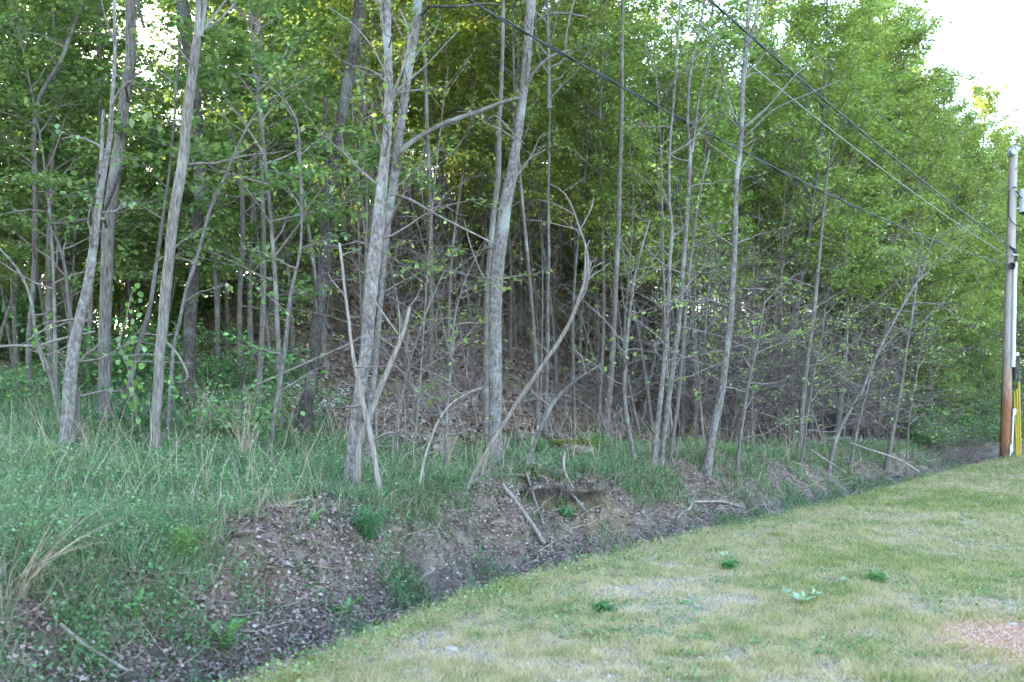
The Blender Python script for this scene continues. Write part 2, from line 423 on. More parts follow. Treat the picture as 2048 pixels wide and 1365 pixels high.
def proto(kind, seed):
    """meshes for one prototype: list of (part name, mesh)"""
    global rs
    rs = np.random.RandomState(seed)
    if kind == 'canopy':      # tall straight tree, crown high
        H = rs.uniform(15, 18); tr = straight_trunk(H, rs.uniform(.10, .17), .035, 18, .08)
        T, A = make_limbs(tr, 0, 40, 3.4, (.35, 1.0), lambda t: .55 + .6 * sin(pi * min(1, t * 1.05)) - .35 * t, 6, .12, .04, .03, 5, .42, start=.45)
        lv = leaf_quads(A, 10, .125, .17, .35); lm = 'leaf'; bm = 'bark_grey'
    elif kind == 'pole':      # thin forest-grown stem, small crown, leafy sprays below
        H = rs.uniform(9, 13); tr = straight_trunk(H, rs.uniform(.045, .075), .05, 14, .09, .012)
        T, A = make_limbs(tr, 0, 34, 1.9, (.3, .8), lambda t: .5 + .5 * t, 5, .14, .03, .014, 4, .42, start=.42)
        lv = leaf_quads(A, 11, .105, .13, .35); lm = 'leaf'; bm = 'bark_thin'
    elif kind == 'under':     # layered understorey maple or beech
        H = rs.uniform(4.5, 8); tr = straight_trunk(H, rs.uniform(.03, .05), .09, 12, .12, .008)
        T, A = make_limbs(tr, 0, 30, 2.3, (.35, .7), lambda t: 1.05 - .6 * t, 7, .12, -.01, .013, 5, .45, start=.26)
        lv = leaf_quads(A, 11, .092, .105, .28, .35); lm = 'leaf'; bm = 'bark_thin'
    elif kind == 'high':      # small tree with bare lower stem
        H = rs.uniform(6.5, 10); tr = straight_trunk(H, rs.uniform(.032, .055), .08, 13, .14, .008)
        T, A = make_limbs(tr, 0, 34, 2.2, (.3, .75), lambda t: .95 - .45 * t, 6, .13, .0, .012, 5, .45, start=.16)
        A = A[A[:, 2] > H * rs.uniform(.42, .5)]
        lv = leaf_quads(A, 9, .09, .11, .28, .35); lm = 'leaf_young'; bm = 'bark_thin'
    elif kind == 'edge':      # full young crown at the forest edge
        H = rs.uniform(11.5, 14); tr = straight_trunk(H, rs.uniform(.09, .13), .05, 16, .1)
        T, A = make_limbs(tr, 0, 64, 2.9, (.25, 1.1), lambda t: .75 + .45 * sin(pi * t) - .36 * t * t, 7, .12, .05, .022, 5, .42, start=.20)
        A = A[A[:, 2] > H * .34]
        lv = leaf_quads(A, 18, .098, .155, .32); lm = 'leaf_young'; bm = 'bark_grey'
    elif kind == 'bare':      # twiggy sapling with hardly any leaf
        H = rs.uniform(3.2, 6.0); tr = straight_trunk(H, rs.uniform(.016, .032), .10, 10, .12, .004)
        T, A = make_limbs(tr, 0, 26, 1.5, (.35, .8), lambda t: 1.0 - .5 * t, 6, .17, .0, .007, 1, .5, start=.12)
        A = A[rs.rand(len(A)) < .3]
        lv = leaf_quads(A, 5, .06, .06, .4); lm = 'leaf_young'; bm = 'twig'
    elif kind == 'thicket':   # low bare spreading shrub
        T = Tubes(); AA = []
        for i in range(9):
            az = rs.uniform(0, 6.28); P = wander([rs.normal(0, .1), rs.normal(0, .1), 0], [cos(az) * .6, sin(az) * .6, 1], rs.uniform(1.2, 2.6), 8, .14, -.02)
            T.add(P, np.linspace(.014, .005, 9), 4)
            for j in range(7):
                q = P[rs.randint(2, 9)]; a2 = rs.uniform(0, 6.28)
                S = wander(q, [cos(a2), sin(a2), rs.normal(.15, .3)], rs.uniform(.5, 1.5), 5, .16, 0); T.add(S, np.linspace(.0065, .003, 6), 3)
                for g in range(2):
                    a3 = rs.uniform(0, 6.28); T.add(wander(S[rs.randint(1, 6)], [cos(a3), sin(a3), rs.normal(.1, .3)], rs.uniform(.2, .6), 3, .15, 0), np.linspace(.004, .002, 4), 3)
                AA.append(S[-1])
        AA = np.array(AA); AA = AA[rs.rand(len(AA)) < .35]
        lv = leaf_quads(AA, 4, .055, .07, .4); return [('stem', T.mesh('stem', M['twig'], link=False)), ('foliage', mesh_np('foliage', lv[0], lv[1], M['leaf_dead' if seed % 2 else 'leaf_young'], False, {'f_rnd': lv[2]}, link=False))]
    elif kind == 'shrub':     # leafy low shrub
        T = Tubes(); AA = []
        for i in range(12):
            az = rs.uniform(0, 6.28); P = wander([0, 0, 0], [cos(az) * .7, sin(az) * .7, 1], rs.uniform(.6, 1.5), 6, .14, -.03)
            T.add(P, np.linspace(.009, .002, 7), 3)
            for j in range(7):
                q = P[rs.randint(1, 7)]; a2 = rs.uniform(0, 6.28); S = wander(q, [cos(a2), sin(a2), .3], rs.uniform(.25, .6), 3, .15)
                T.add(S, np.linspace(.004, .0015, 4), 3); AA += list(S[1:])
        lv = leaf_quads(np.array(AA), 5, .075, .08, .4); return [('stem', T.mesh('stem', M['twig'], link=False)), ('foliage', mesh_np('foliage', lv[0], lv[1], M['weed'], False, {'f_rnd': lv[2]}, link=False))]
    tb = Tubes(); P = resample(tr, .35); tb.add(P[:, :3], P[:, 3], 8, .03)
    return [('trunk', tb.mesh('trunk', M[bm], link=False)), ('branches', T.mesh('branches', M['twig' if kind in ('bare', 'under') else bm], link=False)),
            ('crown', mesh_np('crown', lv[0], lv[1], M[lm], False, {'f_rnd': lv[2]}, link=False))]

PROTO = {'canopy': [proto('canopy', 100 + i) for i in range(3)], 'pole': [proto('pole', 200 + i) for i in range(4)],
         'under': [proto('under', 300 + i) for i in range(5)], 'edge': [proto('edge', 400 + i) for i in range(4)], 'high': [proto('high', 450 + i) for i in range(4)],
         'bare': [proto('bare', 500 + i) for i in range(5)], 'thicket': [proto('thicket', 600 + i) for i in range(4)],
         'shrub': [proto('shrub', 700 + i) for i in range(3)]}
rs = np.random.RandomState(21)

# crown that tops the traced trunks above the frame
def top_crown(seed):
    global rs
    rs = np.random.RandomState(seed)
    tr = straight_trunk(7.5, .07, .03, 10, .08)
    T, A = make_limbs(tr, 0, 26, 2.9, (.3, 1.0), lambda t: 1.0 - .45 * t, 6, .13, .05, .03, 5, .42, start=.02)
    T.add(tr[:, :3], tr[:, 3], 6)
    lv = leaf_quads(A, 7, .115, .22, .5)
    return T.mesh('limb', M['bark_grey'], link=False), mesh_np('crown', lv[0], lv[1], M['leaf'], False, {'f_rnd': lv[2]}, link=False)
TOPS = [top_crown(800 + i) for i in range(3)]
rs = np.random.RandomState(22)

MARKS = [(-200, 'the left edge of the picture'), (150, 'the pale leaning stem'), (215, 'the thick straight trunk'),
         (345, 'the ridged leaning trunk'), (640, 'the dark leaning pine'), (745, 'the twin trunk'),
         (991, 'the central grey trunk'), (1330, 'the slender stem pair'), (1445, 'the tall forked tree'),
         (1700, 'the bent leaning tree'), (2010, 'the utility pole'), (2300, 'the right edge of the picture')]
KIND = {'canopy': ('tall_tree', 'tall grey tree', 'tree'), 'pole': ('slender_tree', 'slender straight tree', 'tree'),
        'under': ('understorey_tree', 'layered leafy tree', 'tree'), 'edge': ('edge_tree', 'lime-green young tree', 'tree'),
        'high': ('high_crowned_tree', 'bare-stemmed leafy tree', 'tree'),
        'bare': ('bare_sapling', 'thin leafless sapling', 'sapling'), 'thicket': ('twiggy_shrub', 'grey twiggy shrub', 'shrub'),
        'shrub': ('leafy_shrub', 'low leafy shrub', 'shrub')}
n_made = {}; by_label = {}
def plant(kind, X, Y, sc=1.0, tint=(1, 1, 1), btint=1.0):
    X = float(X); Y = float(Y)
    z = float(height(np.array([X]), np.array([Y]))[0])
    pr = PROTO[kind][rs.randint(len(PROTO[kind]))]
    nm, lab, cat = KIND[kind]
    xs = 1024 + X / Y * F
    k = min(range(1, len(MARKS) - 1), key=lambda i: abs(MARKS[i][0] - xs))
    dep = 'close to the bank' if Y < 18 else ('on the slope' if Y < 32 else ('high in the wood' if Y < 48 else 'far back'))
    lb = '%s %s, %s of %s' % (lab, dep, 'left' if xs < MARKS[k][0] else 'right', MARKS[k][1])
    t = thing(nm, (X, Y, z - .06), lb, cat, lb, rs.uniform(0, 6.28))
    t.scale = (sc, sc, sc * rs.uniform(.92, 1.08)); t.rotation_euler = (rs.normal(0, .04), rs.normal(.05, .04), rs.uniform(0, 6.28))
    for pn, me in pr:
        o = from_mesh(pn, me, t)
        if pn in ('branches', 'crown', 'foliage'): o['kind'] = 'stuff'
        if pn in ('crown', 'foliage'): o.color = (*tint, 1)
        else: o.color = (btint, btint, btint, 1)
    n_made[kind] = n_made.get(kind, 0) + 1; by_label.setdefault(lb, []).append((xs, t))
    return t
#@@HERO
# ------------------------------------------------------------------ traced trees (x, y, width) in photo pixels at a depth Y
def trace(pts, Y, drift=0.0, extend=0.0, base=True, wmul=1.0, kink=0.0):
    P = []
    y0 = pts[0][1]
    for (x, y, wd) in pts:
        p = px(x, y, Y); f = (y0 - y) / F * Y
        p[1] += drift * f
        k = p[1] / Y; P.append([p[0] * k, p[1], EYE + (p[2] - EYE) * k, wd / 2 / F * p[1] * wmul * .84])
    P = np.array(P)
    if extend:
        d = P[-1, :3] - P[-3, :3]; d /= np.linalg.norm(d); d = d * .6 + np.array([0, 0, .5]); d /= np.linalg.norm(d)
        q = P[-1].copy(); out = []
        for i in range(1, 7):
            e = q.copy(); e[:3] = q[:3] + d * extend * i / 6; e[3] = q[3] * (1 - .12 * i / 6 * 3); out.append(e)
        P = np.vstack([P, out])
    if base:   # root it in the ground
        g = float(height(P[:1, 0], P[:1, 1])[0])
        d = P[0, :3] - P[1, :3]; d /= abs(d[2]) + 1e-6
        if P[0, 2] > g - .15:
            e = P[0].copy(); n_ = e[2] - (g - .25); e[:3] = e[:3] + d * n_; e[3] *= 1.2; P = np.vstack([e, P])
    Q = resample(P, .12 if Y < 20 else .2)
    if base and len(Q) > 8:  # slight root flare
        Q[:5, 3] *= np.array([1.75, 1.5, 1.28, 1.13, 1.05])
    if kink:
        nk = max(3, len(Q) // 3); kx = np.interp(np.arange(len(Q)), np.linspace(0, len(Q) - 1, nk), rs.normal(0, kink, nk)); ky = np.interp(np.arange(len(Q)), np.linspace(0, len(Q) - 1, nk), rs.normal(0, kink, nk))
        Q[:, 0] += kx; Q[:, 1] += ky
    wob = np.cumsum(rs.normal(0, .0016, (len(Q), 2)), 0); Q[:, 0] += wob[:, 0] - np.linspace(0, wob[-1, 0], len(Q)); Q[:, 1] += wob[:, 1]
    return Q

def trunk_obj(name, Q, mat, parent, k=None, rough=None, tint=1.0):
    big = Q[:, 3].max() > .05
    t = Tubes(); t.add(Q[:, :3] - np.array(parent.location), Q[:, 3], k or (18 if big else 8), rough if rough is not None else (.028 if big else .06), cap=True)
    o = t.mesh(name, M[mat], parent); o.color = (tint, tint, tint, 1); return o

def side_twigs(Q, parent, nl, Lmax, leafy=.5, z0=1.2, z1=9, mat='twig', lmat='leaf', seed=1, lsize=.075, elev=(.2, .6), tint=(1, 1, 1), dens=4):
    global rs
    keep = rs; rs = np.random.RandomState(seed)
    base = Q[0, 2]; sel = Q[(Q[:, 2] > base + z0) & (Q[:, 2] < base + z1)]
    if len(sel) > 4:
        T, A = make_limbs(sel, 0, nl, Lmax, elev, lambda t: 1.0 - .3 * t, 5, .17, .01, .011, 3, .5)
        off = np.array(parent.location)
        for i in range(len(T.V)): T.V[i] = T.V[i] - off
        T.mesh('side_twigs', M[mat], parent)['kind'] = 'stuff'
        A = A[rs.rand(len(A)) < leafy]
        if len(A):
            lv = leaf_quads(A - off, dens, lsize, .09, .35)
            o = mesh_np('foliage', lv[0], lv[1], M[lmat], False, {'f_rnd': lv[2]}, parent); o.color = (*tint, 1)
    rs = keep

def hero(name, label, cat, Y, pts, mat, extend=0, top=None, drift=0.0, tw=None, limbs=(), tint=1.0, group=None, rough=None, wmul=1.0):
    dead = mat == 'bark_dead'
    Q = trace(pts, Y, drift, extend, True, wmul * (.82 if dead else 1), .012 if dead else .004)
    t = thing(name, Q[0, :3], label, cat, group)
    trunk_obj('trunk' if cat == 'tree' else 'stem', Q, mat, t, rough=rough, tint=tint)
    for i, (dY, lp, lm) in enumerate(limbs):
        L = trace(lp, Y + dY, .0, 0, False, 1.0, .008)
        L[0, 1] -= dY * .9
        trunk_obj('limb', L, lm or mat, t, 7, .05, tint)
    if top is not None:
        lm, cr = TOPS[top % 3]; p = Q[-1, :3] - Q[0, :3]
        a = from_mesh('upper_limb', lm, t, tuple(p - [0, 0, .3])); b_ = from_mesh('crown', cr, t, tuple(p - [0, 0, .3]))
        k_ = float(np.clip(Q[-1, 3] / .062, .5, 1.2)); a.scale = b_.scale = (k_, k_, k_ ** .5)
        rz = rs.uniform(0, 6.28); a.rotation_euler = b_.rotation_euler = (0, 0, rz)
    if tw: side_twigs(Q, t, **tw)
    elif dead: side_twigs(Q, t, 6, .55, .0, seed=int(pts[0][0]), z0=.5, z1=6)
    return t, Q

BG = (.75, 1.0, 1.15)   # cooler green of the leaves at left
hero('tree', 'pale slender leaning tree at far left with one broken upright fork', 'tree', 11.0,
     [(125, 945, 27), (133, 860, 27), (140, 790, 31), (150, 690, 28), (158, 660, 24), (176, 580, 22), (190, 487, 20), (197, 430, 16), (209, 348, 14), (220, 293, 11), (227, 183, 9), (231, 90, 8), (231, -10, 8)], 'bark_grey', 3, 0,
     tw=dict(nl=9, Lmax=1.1, leafy=.4, seed=31, z1=6, tint=BG), limbs=[(0, [(205, 350, 12), (206, 300, 10), (205, 260, 8), (208, 220, 8)], None), (0, [(193, 470, 6), (184, 480, 5), (177, 440, 4), (186, 395, 3)], None),
      (-.1, [(152, 725, 5), (170, 712, 5), (195, 694, 4), (212, 675, 3)], 'bark_dead')])
hero('tree', 'thick straight grey tree at left with a broken-off dead limb', 'tree', 13.2,
     [(212, 842, 32), (210, 760, 29), (210, 700, 29), (213, 620, 28), (215, 560, 28), (218, 450, 28), (227, 380, 27), (240, 290, 27), (252, 200, 25), (263, 100, 24), (261, 50, 25), (257, -10, 25)], 'bark_ridged', 3.5, 1, tint=.8,
     limbs=[(-.35, [(198, 450, 7), (215, 415, 8), (228, 375, 8), (241, 338, 6)], 'bark_pine'), (-.35, [(240, 190, 6), (252, 175, 7), (262, 160, 7), (275, 146, 5)], 'bark_pine'), (-.3, [(272, 40, 8), (276, 15, 9), (273, -10, 9)], None)])
hero('tree', 'ridged grey tree leaning right at left of centre, forked near the top', 'tree', 11.6,
     [(312, 920, 24), (311, 860, 23), (314, 800, 23), (318, 750, 24), (324, 670, 24), (330, 597, 24), (338, 530, 24), (344, 468, 24), (354, 400, 25), (366, 330, 25), (377, 220, 24), (385, 160, 22), (392, 110, 20), (399, 50, 17), (398, -10, 15)], 'bark_ridged', 3, 2, tint=1.1,
     limbs=[(0, [(399, 75, 12), (406, 40, 11), (411, -10, 11)], None), (0, [(407, 60, 6), (430, 30, 6), (455, -5, 5)], None), (.1, [(404, 66, 5), (435, 45, 4), (470, 5, 4)], 'twig')],
     tw=dict(nl=5, Lmax=1.0, leafy=.3, seed=32, z0=3, z1=7))
hero('pine_tree', 'dark scaly pine trunk standing behind the ridged leaning tree', 'tree', 15.5,
     [(377, 790, 32), (378, 690, 30), (383, 610, 28), (391, 520, 26), (397, 400, 25), (397, 290, 24), (391, 200, 25), (378, 110, 28), (362, 0, 32), (358, -30, 32)], 'bark_pine', 5, 1, tint=1.0)
hero('pine_tree', 'dark scaly pine leaning right, left of the twin trunk', 'tree', 14.5,
     [(613, 812, 32), (618, 780, 29), (627, 725, 27), (635, 633, 28), (642, 580, 28), (648, 541, 28), (653, 468, 27), (656, 430, 26), (662, 360, 27), (671, 311, 26), (686, 220, 24), (697, 147, 24), (707, 100, 24), (713, 55, 26), (719, -5, 28)], 'bark_pine', 4, 2, rough=.05,
     limbs=[(0, [(706, 163, 5), (720, 150, 5), (728, 142, 4), (722, 118, 4), (716, 95, 3)], None), (-.1, [(655, 440, 9), (653, 350, 8), (650, 260, 8), (655, 215, 9), (650, 195, 8)], None)],
     tw=dict(nl=9, Lmax=1.0, leafy=.8, seed=33, z0=.8, z1=5, tint=BG))
hero('tree', 'tall grey front trunk of the twin pair, branching high up', 'tree', 11.4,
     [(702, 940, 30), (706, 890, 27), (712, 830, 25), (722, 765, 27), (734, 700, 29), (741, 596, 31), (749, 523, 32), (757, 445, 30), (762, 400, 27), (768, 340, 24), (776, 256, 21), (780, 201, 23), (778, 147, 19), (776, 73, 18), (774, -5, 18)], 'bark_grey', 2.5, 0, tint=1.12,
     limbs=[(-.15, [(775, 386, 6), (800, 388, 6), (828, 402, 6), (856, 421, 6), (906, 447, 5), (961, 473, 4), (1012, 500, 3)], 'bark_thin'),
            (-.1, [(780, 195, 9), (795, 178, 7), (815, 160, 5), (845, 140, 4), (880, 100, 3), (915, 65, 2)], 'bark_thin'),
            (-.1, [(781, 185, 8), (770, 160, 5), (745, 140, 4), (710, 132, 3)], 'bark_thin'),
            (0, [(774, 120, 8), (766, 60, 9), (758, -5, 9)], None),
            (-.1, [(783, 200, 8), (800, 160, 7), (818, 100, 6), (822, 60, 5), (800, 20, 4)], 'bark_thin'),
            (-.1, [(772, 150, 5), (745, 90, 4), (700, 40, 3), (650, 12, 3)], 'bark_thin')],
     tw=dict(nl=9, Lmax=1.2, leafy=.5, seed=34, z0=3, z1=7))
hero('tree', 'grey rear trunk of the twin pair with a long sideways limb', 'tree', 12.9,
     [(737, 880, 13), (743, 800, 13), (751, 740, 12), (760, 633, 12), (768, 540, 13), (776, 440, 16), (785, 380, 20), (793, 330, 22), (800, 256, 22), (807, 220, 20), (818, 147, 20), (829, 73, 20), (837, -5, 22)], 'bark_grey', 3, 1, tint=.92,
     limbs=[(-.4, [(787, 322, 14), (795, 305, 13), (812, 287, 13), (833, 275, 13), (851, 268, 11), (870, 253, 13), (900, 244, 13), (925, 234, 12), (950, 228, 12), (972, 220, 11), (996, 207, 9), (1016, 200, 9), (1038, 196, 8)], 'bark_thin'),
            (-.4, [(972, 223, 5), (998, 235, 4), (1025, 265, 4), (1050, 290, 3)], 'bark_thin'),
            (-.3, [(838, 14, 7), (862, 11, 7), (890, 16, 8), (930, 17, 7), (950, 6, 5), (1000, 8, 5)], 'bark_pine')],
     tw=dict(nl=8, Lmax=1.3, leafy=.9, seed=35, z0=2.2, z1=6, dens=6))
hero('dead_snag', 'leaning dead snag with a broken top right of the twin trunk', 'dead tree', 11.2,
     [(716, 955, 20), (722, 900, 18), (731, 862, 16), (745, 820, 15), (757, 788, 16), (771, 752, 15), (782, 728, 12), (794, 702, 12), (807, 662, 10), (812, 648, 12), (817, 632, 10), (819, 614, 8)], 'bark_dead', tint=1.35,
     limbs=[(0, [(798, 690, 5), (797, 660, 4), (797, 618, 3)], None), (-.05, [(797, 667, 4), (778, 642, 4), (757, 615, 4), (744, 592, 3)], None)])
hero('dead_stick', 'pale bare broken pole leaning left off the twin trunk', 'dead branch', 11.1,
     [(720, 775, 14), (714, 745, 12), (705, 706, 10), (699, 680, 9), (694, 651, 9), (690, 610, 8), (686, 578, 8), (682, 530, 8), (677, 487, 6)], 'bark_dead', tint=1.45)
hero('tree', 'stout central grey tree, tallest in the middle of the wood', 'tree', 14.6,
     [(990, 888, 36), (991, 850, 31), (991, 780, 30), (991, 706, 31), (989, 633, 31), (990, 590, 33), (994, 530, 33), (1000, 487, 32), (1005, 440, 31), (1011, 400, 30), (1018, 375, 29), (1023, 335, 27), (1028, 305, 22), (1034, 270, 20), (1039, 235, 21), (1046, 183, 20), (1051, 120, 20), (1054, 70, 20), (1058, 30, 22), (1061, -10, 24)], 'bark_grey', 3, 2, tint=1.0,
     limbs=[(-.2, [(1055, 165, 9), (1066, 146, 8), (1079, 128, 8), (1093, 118, 8), (1104, 110, 7), (1120, 105, 7), (1137, 103, 6)], 'bark_thin'), (-.2, [(1132, 103, 5), (1130, 77, 5), (1136, 45, 5), (1142, 20, 5), (1150, -5, 5)], 'bark_thin'),
            (-.15, [(1075, 35, 4), (1095, 26, 5), (1126, 26, 5), (1150, 32, 5), (1177, 34, 3)], 'bark_thin'), (-.1, [(1010, 420, 3), (1040, 330, 2), (1090, 300, 2)], 'twig'),
            (-.3, [(1002, 470, 4), (990, 500, 3), (985, 560, 3), (975, 572, 3), (955, 530, 4), (938, 480, 3), (930, 440, 2)], 'bark_dead')],
     tw=dict(nl=8, Lmax=1.2, leafy=.6, seed=36, z0=2.5, z1=7))
hero('tree', 'thin upright tree close behind the central grey trunk', 'tree', 17.5,
     [(972, 880, 16), (971, 750, 15), (972, 600, 14), (984, 450, 14), (994, 366, 13), (999, 220, 10), (1004, 73, 9), (1006, -10, 9)], 'bark_thin', 3, 0, tint=1.0)
hero('dead_sapling', 'long bare leaning pole with a twiggy hooked top right of centre', 'dead tree', 11.8,
     [(967, 918, 10), (983, 888, 11), (1002, 862, 11), (1020, 832, 12), (1035, 805, 12), (1052, 778, 12), (1071, 754, 12), (1092, 726, 12), (1108, 704, 12), (1126, 676, 12), (1141, 648, 11), (1154, 618, 10), (1163, 589, 10), (1172, 565, 10), (1177, 545, 9), (1178, 510, 7), (1168, 478, 6), (1158, 452, 6), (1150, 425, 5), (1144, 403, 5), (1134, 386, 4), (1122, 374, 3), (1097, 368, 2)], 'bark_dead', tint=1.15,
     limbs=[(0, [(1168, 570, 7), (1173, 530, 5), (1172, 500, 4), (1180, 480, 3)], None), (0, [(1163, 460, 3), (1175, 430, 3), (1185, 410, 3), (1187, 395, 2)], None), (0, [(1150, 430, 3), (1125, 415, 3), (1100, 405, 2), (1075, 399, 2)], None),
            (0, [(1160, 462, 3), (1120, 450, 2), (1080, 440, 2), (1040, 440, 1)], None), (0, [(1175, 562, 4), (1195, 545, 3), (1215, 535, 2), (1222, 525, 2)], None), (0, [(1176, 556, 3), (1190, 530, 2), (1207, 525, 2)], None), (0, [(1152, 620, 3), (1175, 580, 3), (1180, 520, 2)], None)])
hero('tree', 'left stem of the two slender leaning grey trees', 'tree', 15.6,
     [(1307, 919, 14), (1312, 870, 13), (1318, 816, 12), (1324, 760, 11), (1329, 706, 11), (1334, 650, 10), (1337, 597, 10), (1338, 523, 8), (1344, 468, 8), (1337, 400, 6), (1338, 330, 6), (1340, 275, 5), (1346, 200, 5), (1351, 128, 5), (1358, 37, 4), (1360, -10, 4)], 'bark_grey', 1.5, None, tint=1.0,
     limbs=[(0, [(1336, 700, 4), (1350, 707, 3), (1375, 715, 3), (1400, 728, 3), (1430, 735, 2)], None)], tw=dict(nl=14, Lmax=1.1, leafy=.35, seed=37, z0=1.5, z1=8, lmat='leaf_young', dens=5))
hero('tree', 'right stem of the two slender leaning grey trees, forked above', 'tree', 16.2,
     [(1326, 905, 12), (1330, 860, 12), (1340, 780, 13), (1348, 720, 13), (1355, 670, 13), (1362, 597, 12), (1368, 523, 10), (1374, 450, 10), (1378, 390, 9), (1382, 330, 9), (1384, 300, 8), (1378, 270, 6), (1377, 238, 6), (1379, 165, 6), (1387, 110, 6), (1400, 60, 5), (1412, -10, 5)], 'bark_grey', 2, 1, tint=.95,
     limbs=[(0, [(1384, 305, 6), (1389, 270, 5), (1392, 238, 5), (1399, 183, 4), (1413, 139, 3), (1425, 90, 2)], None), (0, [(1345, 650, 4), (1375, 657, 3), (1410, 665, 3), (1450, 675, 3), (1480, 690, 2), (1525, 705, 2)], None)],
     tw=dict(nl=16, Lmax=1.2, leafy=.4, seed=38, z0=1.5, z1=8, lmat='leaf_young', dens=5))
hero('tree', 'thin grey stem rising behind the two slender leaning trees', 'tree', 17.0,
     [(1342, 908, 10), (1348, 860, 10), (1355, 816, 9), (1362, 740, 8), (1366, 680, 8), (1372, 600, 7), (1383, 500, 6), (1396, 400, 5), (1420, 300, 3)], 'bark_thin', tint=.9)
hero('tree', 'tall forked pale-grey tree right of the two slender stems', 'tree', 16.8,
     [(1417, 925, 20), (1422, 890, 18), (1430, 850, 18), (1443, 798, 18), (1449, 750, 17), (1454, 706, 16), (1460, 640, 15), (1465, 560, 14), (1469, 487, 13), (1470, 430, 13), (1472, 366, 12), (1478, 310, 12), (1482, 260, 11), (1484, 210, 11), (1487, 147, 12), (1492, 100, 12), (1494, 60, 9), (1495, -10, 8)], 'bark_grey', 2.5, 2, tint=1.02,
     limbs=[(0, [(1494, 100, 8), (1503, 70, 7), (1511, 37, 7), (1517, -5, 6)], None), (-.2, [(1480, 262, 5), (1500, 245, 6), (1531, 220, 5), (1555, 190, 4), (1580, 160, 3), (1640, 110, 2)], None), (-.2, [(1484, 280, 4), (1510, 255, 4), (1540, 222, 4), (1600, 195, 3), (1680, 160, 2)], None),
            (.2, [(1477, 258, 5), (1465, 225, 5), (1455, 190, 4), (1446, 147, 4), (1432, 100, 3), (1420, 60, 3)], None), (-.1, [(1490, 155, 5), (1510, 140, 4), (1535, 150, 3), (1580, 150, 2)], None)],
     tw=dict(nl=20, Lmax=1.5, leafy=.35, seed=39, z0=1.5, z1=8, lmat='leaf_young', dens=5))
